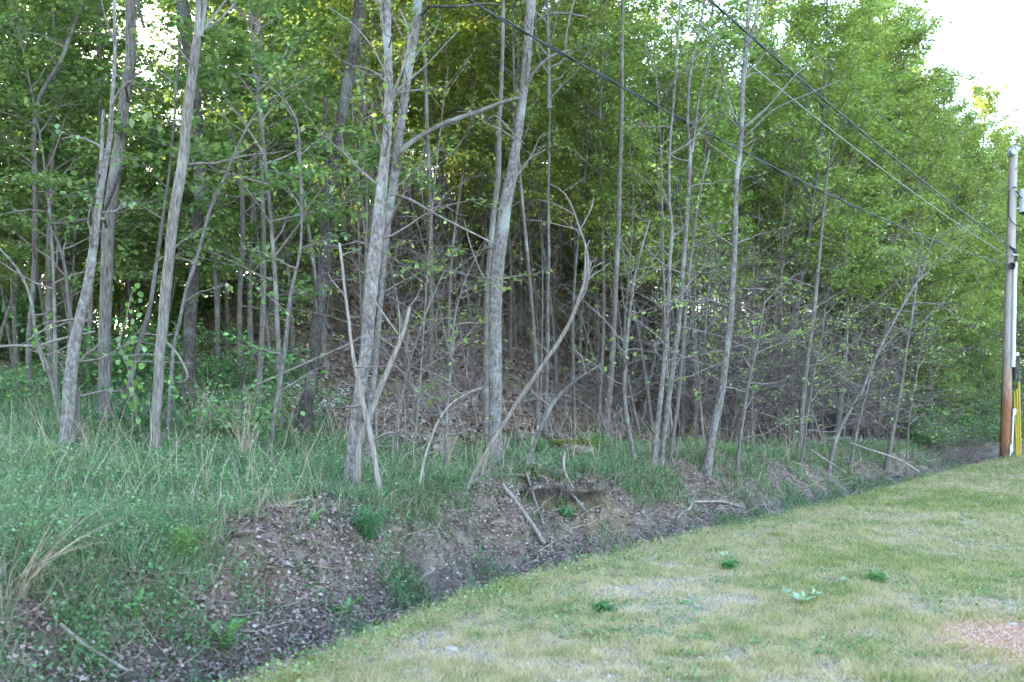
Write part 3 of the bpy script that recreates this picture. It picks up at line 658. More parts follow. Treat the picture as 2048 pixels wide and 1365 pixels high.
# thinner stems
TH = [
 ('tree', 'thin dark tree with a bulge in leaf at the far left edge', 'tree', 15.0, [(58, 800, 14), (57, 740, 13), (57, 670, 12), (66, 600, 11), (70, 500, 12), (70, 403, 12), (68, 293, 11), (70, 220, 10), (84, 183, 10), (121, 128, 9), (147, 55, 9), (172, -5, 9)], 'bark_thin', .75, 3, 0, dict(nl=12, Lmax=1.5, leafy=1, seed=51, z0=1, z1=8, dens=7, tint=BG)),
 ('dead_sapling', 'crooked brown dead sapling beside the pale leaning tree', 'dead tree', 11.6, [(150, 720, 14), (147, 670, 13), (140, 640, 11), (136, 615, 10), (132, 575, 9), (128, 541, 9), (122, 505, 9), (117, 475, 9), (108, 462, 4)], 'bark_dead', .55, 0, None, None),
 ('sapling', 'thin bowed bare sapling crossing the left corner of the wood', 'sapling', 12.0, [(108, 790, 8), (98, 740, 8), (80, 700, 8), (70, 670, 8), (67, 620, 7), (58, 585, 7), (46, 555, 6), (26, 528, 5), (0, 498, 4), (-20, 480, 4)], 'bark_thin', 1.0, 0, None, None),
 ('sapling', 'dark slanting stem behind the heart-leaved vine', 'sapling', 13.4, [(249, 815, 12), (256, 780, 12), (268, 733, 12), (286, 670, 11), (300, 615, 10), (311, 540, 9), (322, 461, 8), (330, 403, 7), (341, 330, 6), (353, 183, 6)], 'bark_thin', .7, 2, None, dict(nl=8, Lmax=1, leafy=.7, seed=52, z0=2, z1=7, tint=BG)),
 ('sapling', 'pale slanting forked sapling right of the ridged tree', 'sapling', 13.0, [(340, 790, 9), (345, 700, 9), (357, 650, 8), (367, 604, 8), (378, 560, 8), (390, 530, 8), (402, 490, 7), (412, 450, 7), (422, 415, 7), (440, 375, 7), (455, 345, 7), (476, 293, 6), (495, 249, 5), (520, 215, 4), (549, 194, 4), (590, 172, 3), (625, 152, 2)], 'bark_grey', .85, 0, None, dict(nl=6, Lmax=.8, leafy=.5, seed=53, z0=1.5, z1=6)),
 ('tree', 'slim dark tree between the ridged tree and the dark leaning pine', 'tree', 16.5, [(480, 790, 11), (479, 720, 11), (478, 670, 11), (480, 600, 11), (482, 520, 12), (485, 450, 12), (484, 400, 11), (480, 350, 12), (472, 300, 9), (460, 250, 7), (440, 180, 6), (425, 100, 5)], 'bark_thin', .8, 2, 1, dict(nl=12, Lmax=1.6, leafy=1, seed=54, z0=1.5, z1=7, dens=6)),
 ('sapling', 'thin grey Y-forked sapling left of the dark leaning pine', 'sapling', 12.6, [(542, 888, 8), (548, 840, 8), (557, 798, 9), (563, 760, 9), (569, 715, 9), (574, 660, 9), (577, 633, 9), (582, 590, 8), (590, 548, 7), (600, 523, 6), (605, 480, 6), (605, 430, 6), (602, 380, 6), (600, 330, 6), (599, 256, 5), (592, 232, 4), (579, 212, 4), (557, 187, 3), (530, 165, 3), (505, 147, 2)], 'bark_grey', .85, 0, None, dict(nl=12, Lmax=1.0, leafy=.8, seed=55, z0=1, z1=6, dens=5, tint=BG)),
 ('sapling', 'grey sapling standing between the snag and the central tree', 'sapling', 12.8, [(893, 850, 7), (895, 800, 6), (903, 725, 6), (905, 670, 5), (912, 620, 4), (930, 560, 3), (955, 510, 2)], 'bark_grey', .9, 0, None, dict(nl=14, Lmax=.9, leafy=.3, seed=56, z0=.6, z1=4)),
 ('sapling', 'slanting grey sapling right of the broken-topped snag', 'sapling', 13.6, [(790, 860, 7), (796, 820, 7), (808, 775, 6), (818, 730, 6), (833, 688, 5), (848, 640, 5), (862, 600, 4), (890, 540, 3)], 'bark_grey', .85, 0, None, dict(nl=14, Lmax=1.1, leafy=.25, seed=57, z0=.6, z1=4)),
 ('sapling', 'mossy greenish thin trunk right of the central tree', 'sapling', 18.5, [(1092, 800, 11), (1093, 761, 10), (1096, 670, 9), (1097, 578, 8), (1098, 500, 7), (1098, 400, 6)], 'bark_grey', .75, 2, 0, None),
 ('sapling', 'short dark stem leaning right below the hooked bare pole', 'sapling', 13.5, [(1068, 892, 8), (1080, 862, 9), (1093, 834, 10), (1107, 805, 9), (1119, 790, 9), (1138, 772, 7), (1160, 755, 5), (1200, 730, 4)], 'bark_thin', .9, 0, None, dict(nl=8, Lmax=.9, leafy=.2, seed=58, z0=.3, z1=2)),
 ('tree', 'dull brown tree on the slope right of the hooked pole', 'tree', 19.0, [(1217, 800, 17), (1220, 760, 16), (1225, 706, 14), (1228, 640, 13), (1232, 560, 12), (1238, 450, 11), (1242, 300, 10), (1245, 150, 9), (1246, -10, 8)], 'bark_thin', .9, 3, 1, None),
 ('sapling', 'crooked slim stem left of the two slender trees', 'sapling', 15.5, [(1253, 830, 10), (1248, 800, 9), (1250, 755, 9), (1251, 706, 9), (1256, 651, 8), (1262, 590, 6), (1275, 520, 5), (1300, 440, 4)], 'bark_thin', .95, 0, None, dict(nl=12, Lmax=1.2, leafy=.25, seed=59, z0=1, z1=5)),
 ('sapling', 'thin stem rising left of the tall forked tree base', 'sapling', 17.5, [(1479, 895, 8), (1484, 850, 7), (1492, 800, 7), (1503, 740, 6), (1515, 690, 5), (1530, 600, 4)], 'bark_thin', 1.0, 0, None, dict(nl=14, Lmax=1.3, leafy=.3, seed=60, z0=.8, z1=5, lmat='leaf_young')),
 ('sapling', 'upright pale thin stem on the right-hand bank behind the stick', 'sapling', 20.5, [(1604, 912, 6), (1610, 865, 6), (1619, 816, 6), (1624, 780, 6), (1626, 750, 5), (1634, 720, 4), (1641, 690, 4), (1650, 620, 3)], 'bark_dead', .9, 0, None, dict(nl=14, Lmax=1.3, leafy=.35, seed=61, z0=.8, z1=5, lmat='leaf_young')),
 ('tree', 'grey-brown trunk among thin stems right of the tall forked tree', 'tree', 22.0, [(1600, 885, 12), (1603, 830, 13), (1608, 770, 12), (1614, 720, 11), (1622, 670, 10), (1632, 580, 9), (1645, 450, 6), (1660, 300, 3)], 'bark_thin', 1.0, 0, None, dict(nl=12, Lmax=1.4, leafy=.8, seed=62, z0=2, z1=7, lmat='leaf_young', dens=6)),
 ('tree', 'thin leaning pale tree bending right toward the utility pole', 'tree', 21.5, [(1665, 908, 9), (1672, 875, 9), (1685, 845, 8), (1700, 820, 8), (1714, 798, 7), (1728, 770, 7), (1740, 743, 7), (1752, 715, 6), (1762, 690, 6), (1787, 644, 6), (1806, 610, 6), (1820, 585, 6), (1838, 560, 5), (1851, 535, 4), (1853, 505, 3), (1870, 470, 2)], 'bark_grey', 1.0, 0, None, dict(nl=22, Lmax=2.0, leafy=.6, seed=63, z0=1.2, z1=6, lmat='leaf_young', dens=6)),
 ('sapling', 'slim sapling next right of the thin leaning pale tree', 'sapling', 23.0, [(1707, 900, 6), (1714, 855, 6), (1725, 816, 5), (1733, 785, 5), (1741, 755, 4), (1755, 700, 3)], 'bark_thin', 1.1, 0, None, dict(nl=14, Lmax=1.4, leafy=.3, seed=64, z0=.8, z1=5, lmat='leaf_young')),
 ('tree', 'grey trunk in shade midway between forked tree and utility pole', 'tree', 25.0, [(1780, 892, 11), (1785, 860, 11), (1791, 834, 10), (1797, 800, 10), (1802, 772, 9), (1812, 700, 8), (1828, 600, 7), (1845, 480, 3)], 'bark_thin', 1.0, 0, None, dict(nl=16, Lmax=1.9, leafy=.6, seed=65, z0=1.2, z1=7, lmat='leaf_young', dens=6)),
 ('sapling', 'straight pale wand-like stem nearest left of the utility pole', 'sapling', 24.5, [(1815, 890, 4), (1818, 840, 4), (1824, 798, 4), (1832, 750, 4), (1838, 706, 4), (1848, 665, 3), (1857, 630, 3)], 'bark_dead', 1.0, 0, None, dict(nl=14, Lmax=1.5, leafy=.2, seed=66, z0=.8, z1=5, lmat='leaf_young')),
 ('sapling', 'arching bare branch rooted in the grass left of the central tree', 'dead branch', 11.4, [(844, 940, 8), (850, 905, 8), (859, 882, 7), (868, 860, 7), (880, 834, 7), (893, 815, 6), (908, 803, 6), (922, 792, 5), (938, 784, 5), (955, 778, 4), (969, 774, 3)], 'bark_dead', 1.6, 0, None, None),
 ('sapling', 'bare bow-shaped stem arching over the mossy boulder', 'dead branch', 12.8, [(1227, 930, 2), (1226, 905, 2), (1214, 860, 2.4), (1198, 835, 2.4), (1181, 816, 2.4), (1165, 803, 2.4), (1145, 793, 2.4), (1120, 787, 2.2), (1090, 790, 2), (1065, 798, 3), (1042, 809, 3)], 'bark_dead', .9, 0, None, None),
]
for nm, lab, cat, Y, pts, mat, tint, ext, top, tw in TH:
    hero(nm, lab, cat, Y, pts, mat, ext, top, tw=tw, tint=tint)

# ------------------------------------------------------------------ fallen wood (each its own thing, lying on the ground)
def stick(name, label, pts, mat='bark_dead', tint=1.0, lift=.03, Y=None, twigs=(), group=None):
    P = []
    for (x, y, wd) in pts:
        if Y is None:
            h_ = hit(x, y); h_ = h_ + np.array([0, 0, lift]); yy = h_[1]
        else: h_ = px(x, y, Y); yy = Y
        P.append([*h_, wd / 2 / F * yy])
    P = np.array(P)
    if Y is None and len(P) > 2:      # keep it smooth over the bumps
        for _ in range(3): P[1:-1, 1:3] = .25 * P[:-2, 1:3] + .5 * P[1:-1, 1:3] + .25 * P[2:, 1:3]
        P[:, 2] = np.maximum(P[:, 2], height(P[:, 0], P[:, 1]) + .01)
    Q = resample(P, .08)
    t = thing(name, Q[0, :3], label, 'branch', group)
    tint *= 1.4 if mat == 'bark_dead' else 1
    trunk_obj('stem', Q, mat, t, 7, .08, tint)
    for tp in twigs:
        R = np.array([[*(hit(x, y) + [0, 0, lift + .03]), wd / 2 / F * hit(x, y)[1]] for x, y, wd in tp]) if Y is None else np.array([[*px(x, y, Y), wd / 2 / F * Y] for x, y, wd in tp])
        trunk_obj('twig', resample(R, .1), mat, t, 5, .08, tint)
    return t
stick('fallen_branch', 'thick grey stick lying down the bank below the undercut hollow', [(1005, 980, 9), (1025, 1003, 9), (1046, 1026, 10), (1068, 1063, 10), (1089, 1099, 9)], lift=.06)
stick('fallen_branch', 'straight pale stick propped in front of the root hollow', [(1052, 958, 5), (1060, 985, 5), (1067, 1011, 5), (1077, 1038, 5), (1087, 1064, 4)], lift=.10)
stick('fallen_branch', 'curving pale root-like branch running down from the hollow', [(1075, 966, 5), (1090, 975, 6), (1108, 982, 6), (1125, 988, 6), (1142, 997, 6), (1152, 1015, 5), (1165, 1030, 5), (1181, 1044, 4), (1205, 1065, 3), (1229, 1085, 3)], lift=.10)
stick('fallen_branch', 'short crooked white stick standing up from the bank edge', [(1130, 903, 6), (1127, 922, 5), (1124, 938, 4), (1135, 956, 4), (1146, 976, 3)], Y=12.4, tint=1.3)
stick('fallen_branch', 'long grey branch lying across the grass left of the twin trunk', [(598, 993, 4), (625, 986, 5), (650, 981, 5), (675, 974, 5), (698, 971, 5), (740, 972, 5), (785, 976, 4)], lift=.06)
stick('fallen_branch', 'brown branch angling down from the foot of the twin trunk', [(730, 936, 5), (752, 947, 6), (770, 958, 5), (789, 973, 4), (800, 985, 3)], 'bark_thin', 1.2, .06)
stick('fallen_branch', 'thin dark stick lying diagonally on the leafy bank', [(866, 1044, 4), (878, 1064, 4), (890, 1082, 4), (903, 1098, 3)], 'bark_thin', 1.2, .05)
stick('fallen_branch', 'bent pale branch lying in the ditch litter right of centre', [(1353, 1048, 4), (1366, 1034, 5), (1379, 1022, 6), (1382, 1014, 5), (1410, 1009, 5), (1439, 1004, 5), (1460, 1012, 4), (1483, 1022, 3)], lift=.06, tint=1.15)
stick('fallen_branch', 'long pale branch with twigs hanging over the far bank', [(1700, 886, 3), (1740, 900, 3), (1776, 911, 4), (1790, 917, 5), (1805, 923, 5), (1822, 934, 4), (1838, 944, 3)], Y=22.5, tint=1.2, twigs=[[(1805, 924, 3), (1800, 940, 3), (1803, 955, 2)], [(1812, 928, 3), (1818, 945, 2), (1815, 955, 2)]])
stick('fallen_branch', 'thin straight stick slanting over the clay bank at right', [(1622, 900, 3), (1648, 918, 4), (1674, 935, 3)], Y=18.8)
stick('fallen_branch', 'thick pale branch end in the bottom left corner of the ditch', [(120, 1278, 8), (135, 1298, 9), (152, 1308, 9), (176, 1322, 8), (212, 1343, 8), (255, 1372, 7)], lift=.10, tint=1.2)
stick('fallen_log', 'dark mossy log lying across the leafy slope behind the snag', [(757, 680, 8), (800, 683, 8), (840, 684, 7), (890, 690, 7), (930, 694, 6), (960, 690, 4)], 'bark_thin', .5, .04)
stick('fallen_log', 'dark thin log on the slope behind the two slender stems', [(1258, 813, 6), (1300, 808, 6), (1346, 805, 5), (1400, 806, 4)], 'bark_thin', .5, .04)
stick('fallen_branch', 'long slanting dead pole propped between pine and twin trunk', [(483, 785, 6), (520, 767, 6), (560, 750, 5), (620, 723, 5), (692, 692, 4), (730, 670, 3)], 'bark_dead', .85, Y=13.6)
stick('fallen_branch', 'white bare horizontal branch at the left edge of the wood', [(-20, 694, 6), (20, 692, 6), (50, 691, 6), (72, 695, 5), (100, 684, 6), (140, 674, 5), (190, 663, 3)], tint=.9, Y=13.0, twigs=[[(72, 696, 6), (84, 715, 5), (90, 745, 4)], [(60, 700, 3), (100, 712, 3), (140, 690, 2)], [(70, 668, 3), (110, 655, 3), (150, 640, 2)]])
stick('fallen_branch', 'white jagged branch behind the ridged leaning tree', [(328, 680, 5), (340, 692, 5), (350, 698, 5), (362, 718, 5), (368, 735, 5), (380, 750, 4), (383, 757, 4), (365, 768, 3), (350, 765, 2)], tint=.9, Y=13.0, twigs=[[(290, 668, 3), (330, 672, 3), (350, 668, 2)], [(255, 712, 3), (300, 708, 3), (340, 716, 2)], [(250, 725, 2), (310, 722, 3), (380, 728, 2)]])
#@@PLANT
# ------------------------------------------------------------------ the wood: individual trees, saplings and shrubs
placed = []
KEEP = [(640, 75, 16.5), (385, 45, 16.5), (212, 40, 14.5), (770, 50, 14), (995, 60, 17), (1335, 50, 17.5), (1450, 60, 18.5)]   # room round the big trunks
def sow(kind, n, x0, x1, Y0, Y1, smin, smax, gap, scr=(.85, 1.15), tint=((.9, 1, .9), (1.1, 1, .9)), power=1.0, bt=(.8, 1.1), cond=None):
    made = 0; tries = 0
    while made < n and tries < n * 40:
        tries += 1
        x = rs.uniform(x0, x1); Y = Y0 + (Y1 - Y0) * rs.rand() ** power; X = (x - 1024) / F * Y
        u, s = us([X], [Y]); s = s[0]
        if s < smin or s > smax: continue
        if cond and not cond(X, Y, u[0], s): continue
        if any(abs(x - a) < b and Y < c for a, b, c in KEEP): continue
        if any((X - a) ** 2 + (Y - b) ** 2 < (gap * g) ** 2 for a, b, g in placed): continue
        k = rs.rand(); tt = tuple(tint[0][i] * (1 - k) + tint[1][i] * k for i in range(3)); v = rs.uniform(.85, 1.15)
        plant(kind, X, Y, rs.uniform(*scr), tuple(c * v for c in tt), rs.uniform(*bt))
        placed.append((X, Y, 1.0 if kind in ('canopy', 'edge') else .55)); made += 1
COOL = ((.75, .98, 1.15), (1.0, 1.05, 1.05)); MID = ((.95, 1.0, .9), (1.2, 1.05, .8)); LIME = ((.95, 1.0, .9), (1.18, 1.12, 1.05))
sow('edge', 16, 1480, 1820, 22, 44, 3.4, 20, 1.6, (.95, 1.15), ((1.0, 1.0, .85), (1.2, 1.1, .95)))
sow('edge', 50, 1720, 2500, 27, 50, 3.4, 20, 1.5, (.88, 1.0), ((1.05, 1.02, .9), (1.3, 1.17, 1.0)))
sow('edge', 30, 1700, 2500, 48, 76, 3.4, 40, 1.7, (1.08, 1.25), ((1.1, 1.1, 1.0), (1.4, 1.28, 1.2)))
sow('under', 34, 660, 1330, 50, 72, 15, 90, 1.3, (1.0, 1.5), ((1.3, 1.05, .6), (1.5, 1.1, .7)))  # warm leaf tint paints low sunlight into these trees behind the crest
sow('under', 26, -100, 560, 40, 60, 12, 90, 1.4, (.9, 1.2), ((.9, 1.0, .9), (1.1, 1.0, .8)))
sow('edge', 26, 560, 1500, 50, 66, 15, 90, 1.8, (.7, 1.0), ((1.1, 1.0, .7), (1.3, 1.05, .7)))
sow('edge', 14, -350, 560, 42, 60, 15, 90, 2.0, (.55, .8), ((.8, 1.0, .9), (1.1, 1.0, .8)))
sow('canopy', 4, 700, 1700, 60, 100, 18, 90, 3.4, (1.0, 1.2), MID)
sow('canopy', 9, -250, 560, 19, 50, 7, 60, 2.6, (.85, 1.1), COOL, cond=lambda X, Y, u, s: not (-.44 < X / Y < -.27 and Y > 20))
sow('canopy', 13, 500, 1620, 26, 50, 8, 60, 2.5, (.8, 1.05), MID)
sow('pole', 30, -100, 640, 15, 44, 4.6, 50, 1.15, (.8, 1.1), COOL, cond=lambda X, Y, u, s: not (-.40 < X / Y < -.31))
sow('pole', 26, 620, 1400, 17, 32, 5.5, 40, .9, (.75, 1.0), MID)
sow('pole', 50, 620, 1300, 19, 50, 7, 60, 1.05, (.8, 1.1), MID)
sow('pole', 36, 1300, 1950, 19, 48, 4.2, 40, 1.1, (.8, 1.1), LIME)
sow('under', 62, -150, 640, 14, 40, 4.5, 45, 1.25, (.8, 1.2), COOL, cond=lambda X, Y, u, s: not (-.42 < X / Y < -.30 and Y < 22))
sow('high', 30, 620, 1280, 24, 50, 9, 60, 1.3, (.8, 1.1), ((.75, .9, .8), (1.0, .95, .75)))
sow('high', 50, 1250, 2000, 18, 46, 4.0, 34, 1.15, (.7, 1.0), ((.75, .9, .8), (1.0, 1.0, .85)))
sow('under', 10, 1850, 2150, 26, 46, 4.0, 34, 1.25, (.85, 1.2), LIME)
sow('pole', 5, 200, 440, 30, 46, 8, 60, 1.5, (.7, .95), COOL)
sow('under', 9, 1860, 2040, 29, 40, 1.9, 5, 1.2, (.55, .8), LIME)
sow('shrub', 12, 1840, 2010, 26, 40, 1.4, 4, .7, (.9, 1.6), LIME)
sow('thicket', 10, 1870, 1998, 25, 34, .9, 2.3, .5, (.35, .65), LIME)
sow('bare', 42, 640, 1400, 14.5, 32, 4.0, 30, .7, (.8, 1.35), MID)
sow('bare', 84, 1330, 1990, 17, 34, 3.2, 14, .55, (.85, 1.5), LIME)
sow('thicket', 46, 1380, 2010, 17, 36, 3.0, 9, .65, (.8, 1.5), LIME)
sow('thicket', 5, 640, 1350, 14.5, 34, 3.8, 24, .8, (.6, 1.0), MID)
sow('shrub', 12, -150, 160, 19, 32, 6, 60, .9, (1.2, 2.2), ((.55, .8, .85), (.8, .95, .9)))
sow('thicket', 14, 1850, 2040, 26, 42, 1.7, 4, .8, (.6, 1.1), LIME)
sow('shrub', 14, 1830, 2060, 26, 44, 1.8, 4, .8, (.6, 1.2), ((.6, .8, .7), (.9, 1.0, .9)))
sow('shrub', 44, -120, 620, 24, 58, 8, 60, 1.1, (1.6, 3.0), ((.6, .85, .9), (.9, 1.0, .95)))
sow('shrub', 64, 620, 1340, 42, 62, 16, 60, .8, (2.2, 4.2), ((1.5, 1.15, .5), (1.9, 1.3, .6)))  # yellow tint stands in for sunlit foliage in the gaps along the crest
sow('shrub', 26, 1720, 2100, 36, 56, 3.5, 40, 1.2, (2.4, 4.0), ((.5, .7, .65), (.8, .95, .85)))
sow('shrub', 26, 1500, 2300, 34, 64, 4.5, 40, 1.2, (1.8, 3.2), ((.55, .75, .7), (.9, 1.0, .9)))
sow('canopy', 24, -1300, -220, 17, 62, 7, 90, 2.3, (.9, 1.15), COOL)  # unseen trees left of view, added to keep low sun off the grass
sow('under', 26, -900, -160, 15, 40, 6, 60, 1.6, (1.0, 1.4), COOL)  # lower unseen trees, also added to block sun streaks on the left grass
sow('thicket', 18, 1900, 2250, 28, 55, 2.6, 14, .8, (.9, 1.5), LIME)
sow('shrub', 14, 1880, 2250, 30, 55, 2.8, 16, 1.0, (1.2, 2.2), ((.5, .7, .6), (.8, .9, .8)))
sow('under', 16, 1850, 2300, 34, 62, 4, 30, 1.6, (.8, 1.2), ((.7, .9, .8), (1, 1, .9)))
sow('shrub', 24, -50, 640, 12, 26, 3.4, 18, .9, (.6, 1.2), COOL)
_N = 'second,third,fourth,fifth,sixth,seventh,eighth,ninth,tenth,eleventh,twelfth,thirteenth,fourteenth,fifteenth,sixteenth,seventeenth,eighteenth,nineteenth,twentieth'.split(',')
def place(i, n):
    if i <= (n - 1) // 2: return 'leftmost' if i == 0 else _N[min(i - 1, 18)] + ' from left'
    j = n - 1 - i; return 'rightmost' if j == 0 else _N[min(j - 1, 18)] + ' from right'
for lb_, lst in by_label.items():
    lst.sort(key=lambda q: q[0])
    if len(lst) > 1:
        for i_, (x_, t_) in enumerate(lst): t_['label'] = lb_ + ', ' + place(i_, len(lst))
print('planted', n_made)
#@@GROUND
# ------------------------------------------------------------------ ground cover
def blades(name, base, hgt, wid, lean, mat, seg=3, label=None, kindtag='stuff', rnd=None, lean_dir=None):
    n = len(base); az = rs.uniform(0, 2 * pi, n) if lean_dir is None else lean_dir + rs.normal(0, .8, n)
    d = np.c_[np.cos(az), np.sin(az), np.zeros(n)]
    fa = rs.uniform(0, 2 * pi, n); s = np.c_[np.cos(fa), np.sin(fa), np.zeros(n)]
    hgt = hgt[:, None]; wid = wid[:, None]; lean = lean[:, None]
    up = np.array([0, 0, 1.0])
    if seg == 1:
        V = np.stack([base - s * wid / 2, base + s * wid / 2, base + d * lean * hgt + up * hgt], 1).reshape(-1, 3)
        Q = np.arange(n * 3).reshape(-1, 3); R = rs.rand(n) if rnd is None else rnd
    else:
        m = base + d * lean * hgt * .35 + up * hgt * .6
        t = base + d * lean * hgt + up * hgt * (1 - .25 * lean)
        V = np.stack([base - s * wid / 2, base + s * wid / 2, m + s * wid * .4, m - s * wid * .4, t], 1).reshape(-1, 3)
        i = np.arange(n)[:, None] * 5
        Q = np.concatenate([i + [0, 1, 2], i + [0, 2, 3], i + [3, 2, 4]], 1).reshape(-1, 3)
        R = np.repeat(rs.rand(n) if rnd is None else rnd, 3)
    o = mesh_np(name, V, Q, M[mat], False, {'f_rnd': R})
    return tag(o, label, kind=kindtag)

def sample(n, x0, x1, Y0, Y1):
    a = (rs.uniform(x0, x1, n) - 1024) / F; Y = np.exp(rs.uniform(math.log(Y0), math.log(Y1), n)); X = a * Y
    u, s = us(X, Y); return X, Y, u, s

def band(n, s0, s1, Ymax=34, Ymin=3.6, pw=1.25):
    ok = np.nonzero((cc[:, 1] > Ymin) & (cc[:, 1] < Ymax))[0]; wt = cc[ok, 1] ** -pw; wt /= wt.sum()
    k = rs.choice(ok, n, p=wt); s = rs.uniform(s0, s1, n); j = rs.uniform(-.13, .13, n)
    X = cc[k, 0] + cN[k, 0] * s + cT[k, 0] * j; Y = cc[k, 1] + cN[k, 1] * s + cT[k, 1] * j
    a = X / np.maximum(Y, .5); m_ = (np.abs(a) < .62) & (Y > 4.3)
    return X[m_], Y[m_], cU[k][m_] + j[m_], s[m_]
# lawn
X, Y, u, s = sample(120000, 300, 2120, 4.6, 36)
p = lawn_patch(X, Y); gd = np.hypot(X - GR[0], Y - GR[1])
k = (s < .12) & (rs.rand(len(X)) < .35 + .65 * sstep(.24, .44, p)) & (gd + .5 * rs.randn(len(X)) * .3 > .75); X, Y, p, s = X[k], Y[k], p[k], s[k]
nb = 7; X = np.repeat(X, nb) + rs.normal(0, .022, len(X) * nb); Y = np.repeat(Y, nb) + rs.normal(0, .022, len(X)); p = np.repeat(p, nb); s = np.repeat(s, nb)
Z = height(X, Y); far = np.clip(Y / 8, 1, 3)
tall = 1 + 1.1 * sstep(-.5, 0, s)
rnd = np.clip(rs.beta(2, 2.0, len(X)) + .9 * (.74 - p), 0, 1)
blades('lawn_grass', np.c_[X, Y, Z - .004], rs.uniform(.016, .055, len(X)) * tall * (.5 + .4 * p + .7 * sstep(.35, .75, fbm(X * 7, Y * 7, 2))), .0042 * far * rs.uniform(.7, 1.4, len(X)), rs.uniform(.2, 1.3, len(X)), 'grass_lawn', 1, 'short patchy lawn grass', rnd=rnd)
# taller weeds along the lawn edge
X, Y, u, s = band(12000, -.45, .3); k = (s > -.45) & (s < .30) & (rs.rand(len(X)) < .8 * fbm(X * 1.4, Y * 1.4)); X, Y = X[k], Y[k]
Z = height(X, Y); A = np.c_[X, Y, Z + rs.uniform(.0, .13, len(X))]
lv = leaf_quads(A, 3, .028, .03, .8, .6, -.3); tag(mesh_np('edge_weeds', lv[0], lv[1], M['weed'], False, {'f_rnd': lv[2]}), 'small yellow-green weeds fringing the lawn edge', kind='stuff').color = (1.35, 1.0, 1.0, 1)
# clover-like low herbs through the lawn
X, Y, u, s = sample(16000, 300, 2120, 4.6, 30); k = (s < 0) & (fbm(X * .9 + 31, Y * .9, 3) > .53); X, Y = X[k], Y[k]
lv = leaf_quads(np.c_[X, Y, height(X, Y) + .015], 5, .03, .04, .15, .25, 0); tag(mesh_np('lawn_clover', lv[0], lv[1], M['weed'], False, {'f_rnd': lv[2]}), 'darker clover patches in the lawn', kind='stuff')

# terrace grass behind the bank
def tdens(X, Y, u, s):
    xs = 1024 + X / Y * F
    s0_ = np.interp(xs, [0, 400, 520, 640, 800, 1100, 2000], [1.6, 1.72, 2.05, 2.45, 2.5, 2.25, 2.0])
    s0_ = s0_ + .9 * (fbm(X * .9 + 60, Y * .9, 3) - .5) + .5 * (fbm(X * 4, Y * 4, 2) - .5)
    d = sstep(s0_ - .1, s0_ + .5, s) * (1 - sstep(np.interp(xs, [0, 550, 700, 1000, 1300, 1700], [9.5, 8.0, 4.6, 3.9, 3.5, 3.2]), np.interp(xs, [0, 550, 700, 1000, 1300, 1700], [14, 11, 5.6, 4.9, 4.3, 3.9]), s))
    return d * (.25 + .9 * sstep(.33, .6, fbm(X * 1.1 + 5, Y * 1.1, 3)))
X, Y, u, s = sample(90000, -60, 1960, 5.2, 30); k = rs.rand(len(X)) < tdens(X, Y, u, s) * np.interp(1024 + X / Y * F, [0, 700, 1100, 1900], [1, 1, .8, .6]); X, Y, s = X[k], Y[k], s[k]
xs = 1024 + X / Y * F
hm = np.interp(xs, [0, 300, 700, 1200, 1900], [.25, .20, .16, .13, .11])
nb = 5; X = np.repeat(X, nb) + rs.normal(0, .04, len(X) * nb); Y = np.repeat(Y, nb) + rs.normal(0, .04, len(X)); hm = np.repeat(hm, nb)
blades('meadow_grass', np.c_[X, Y, height(X, Y) - .01], hm * rs.uniform(.45, 1.6, len(X)), .0055 * np.clip(Y / 8, .9, 2.2) * rs.uniform(.7, 1.5, len(X)), rs.uniform(.2, 1.1, len(X)), 'grass_lush', 3, 'lush tall grass on the terrace above the ditch')
# small broad-leaved herbs among it
X, Y, u, s = sample(75000, -60, 1960, 5.2, 26); k = rs.rand(len(X)) < tdens(X, Y, u, s) * (.3 + fbm(X * .7, Y * .7 + 40, 3)); X, Y = X[k], Y[k]
A = np.c_[X, Y, height(X, Y) + rs.uniform(.02, .24, len(X)) * np.interp(1024 + X / Y * F, [0, 700, 1900], [1.2, .9, .6])]
lv = leaf_quads(A, 5, .030, .045, .8, .6, 0); tag(mesh_np('meadow_herbs', lv[0], lv[1], M['weed'], False, {'f_rnd': lv[2]}), 'small-leaved green herbs growing through the terrace grass', kind='stuff').color = (.95, 1.0, 1.15, 1)
# bank plants: scattered tufts and leaves on the face
X, Y, u, s = band(44000, .6, 2.6, 30); k = (fbm(X * 1.1 + 51, Y * 1.1, 4) + .10 * sstep(1.2, 2.0, s) + .10 * rs.rand(len(X)) > .60); X, Y = X[k], Y[k]
A = np.c_[X, Y, height(X, Y) + rs.uniform(.01, .12, len(X))]
lv = leaf_quads(A, 4, .032, .05, .7, .6, .1); tag(mesh_np('bank_herbs', lv[0], lv[1], M['weed'], False, {'f_rnd': lv[2]}), 'patches of small green herbs on the ditch bank', kind='stuff').color = (.85, .95, 1.1, 1)
X3, Y3, u3, s3 = band(2600, .7, 2.5, 30); X = np.r_[X, X3]; Y = np.r_[Y, Y3]
lv = leaf_quads(np.c_[X3, Y3, height(X3, Y3) + .03], 8, .030, .04, .5, .6, .1); tag(mesh_np('bank_seedlings', lv[0], lv[1], M['weed'], False, {'f_rnd': lv[2]}), 'single seedlings dotted over the ditch bank', kind='stuff').color = (.8, .9, 1.0, 1)
nb = 3; X2 = np.repeat(X, nb) + rs.normal(0, .05, len(X) * nb); Y2 = np.repeat(Y, nb) + rs.normal(0, .05, len(X2))
blades('bank_grass', np.c_[X2, Y2, height(X2, Y2) - .01], rs.uniform(.06, .28, len(X2)), .005 * np.clip(Y2 / 8, .9, 2), rs.uniform(.4, 1.3, len(X2)), 'grass_lush', 3, 'sparse grass tufts hanging on the ditch bank')
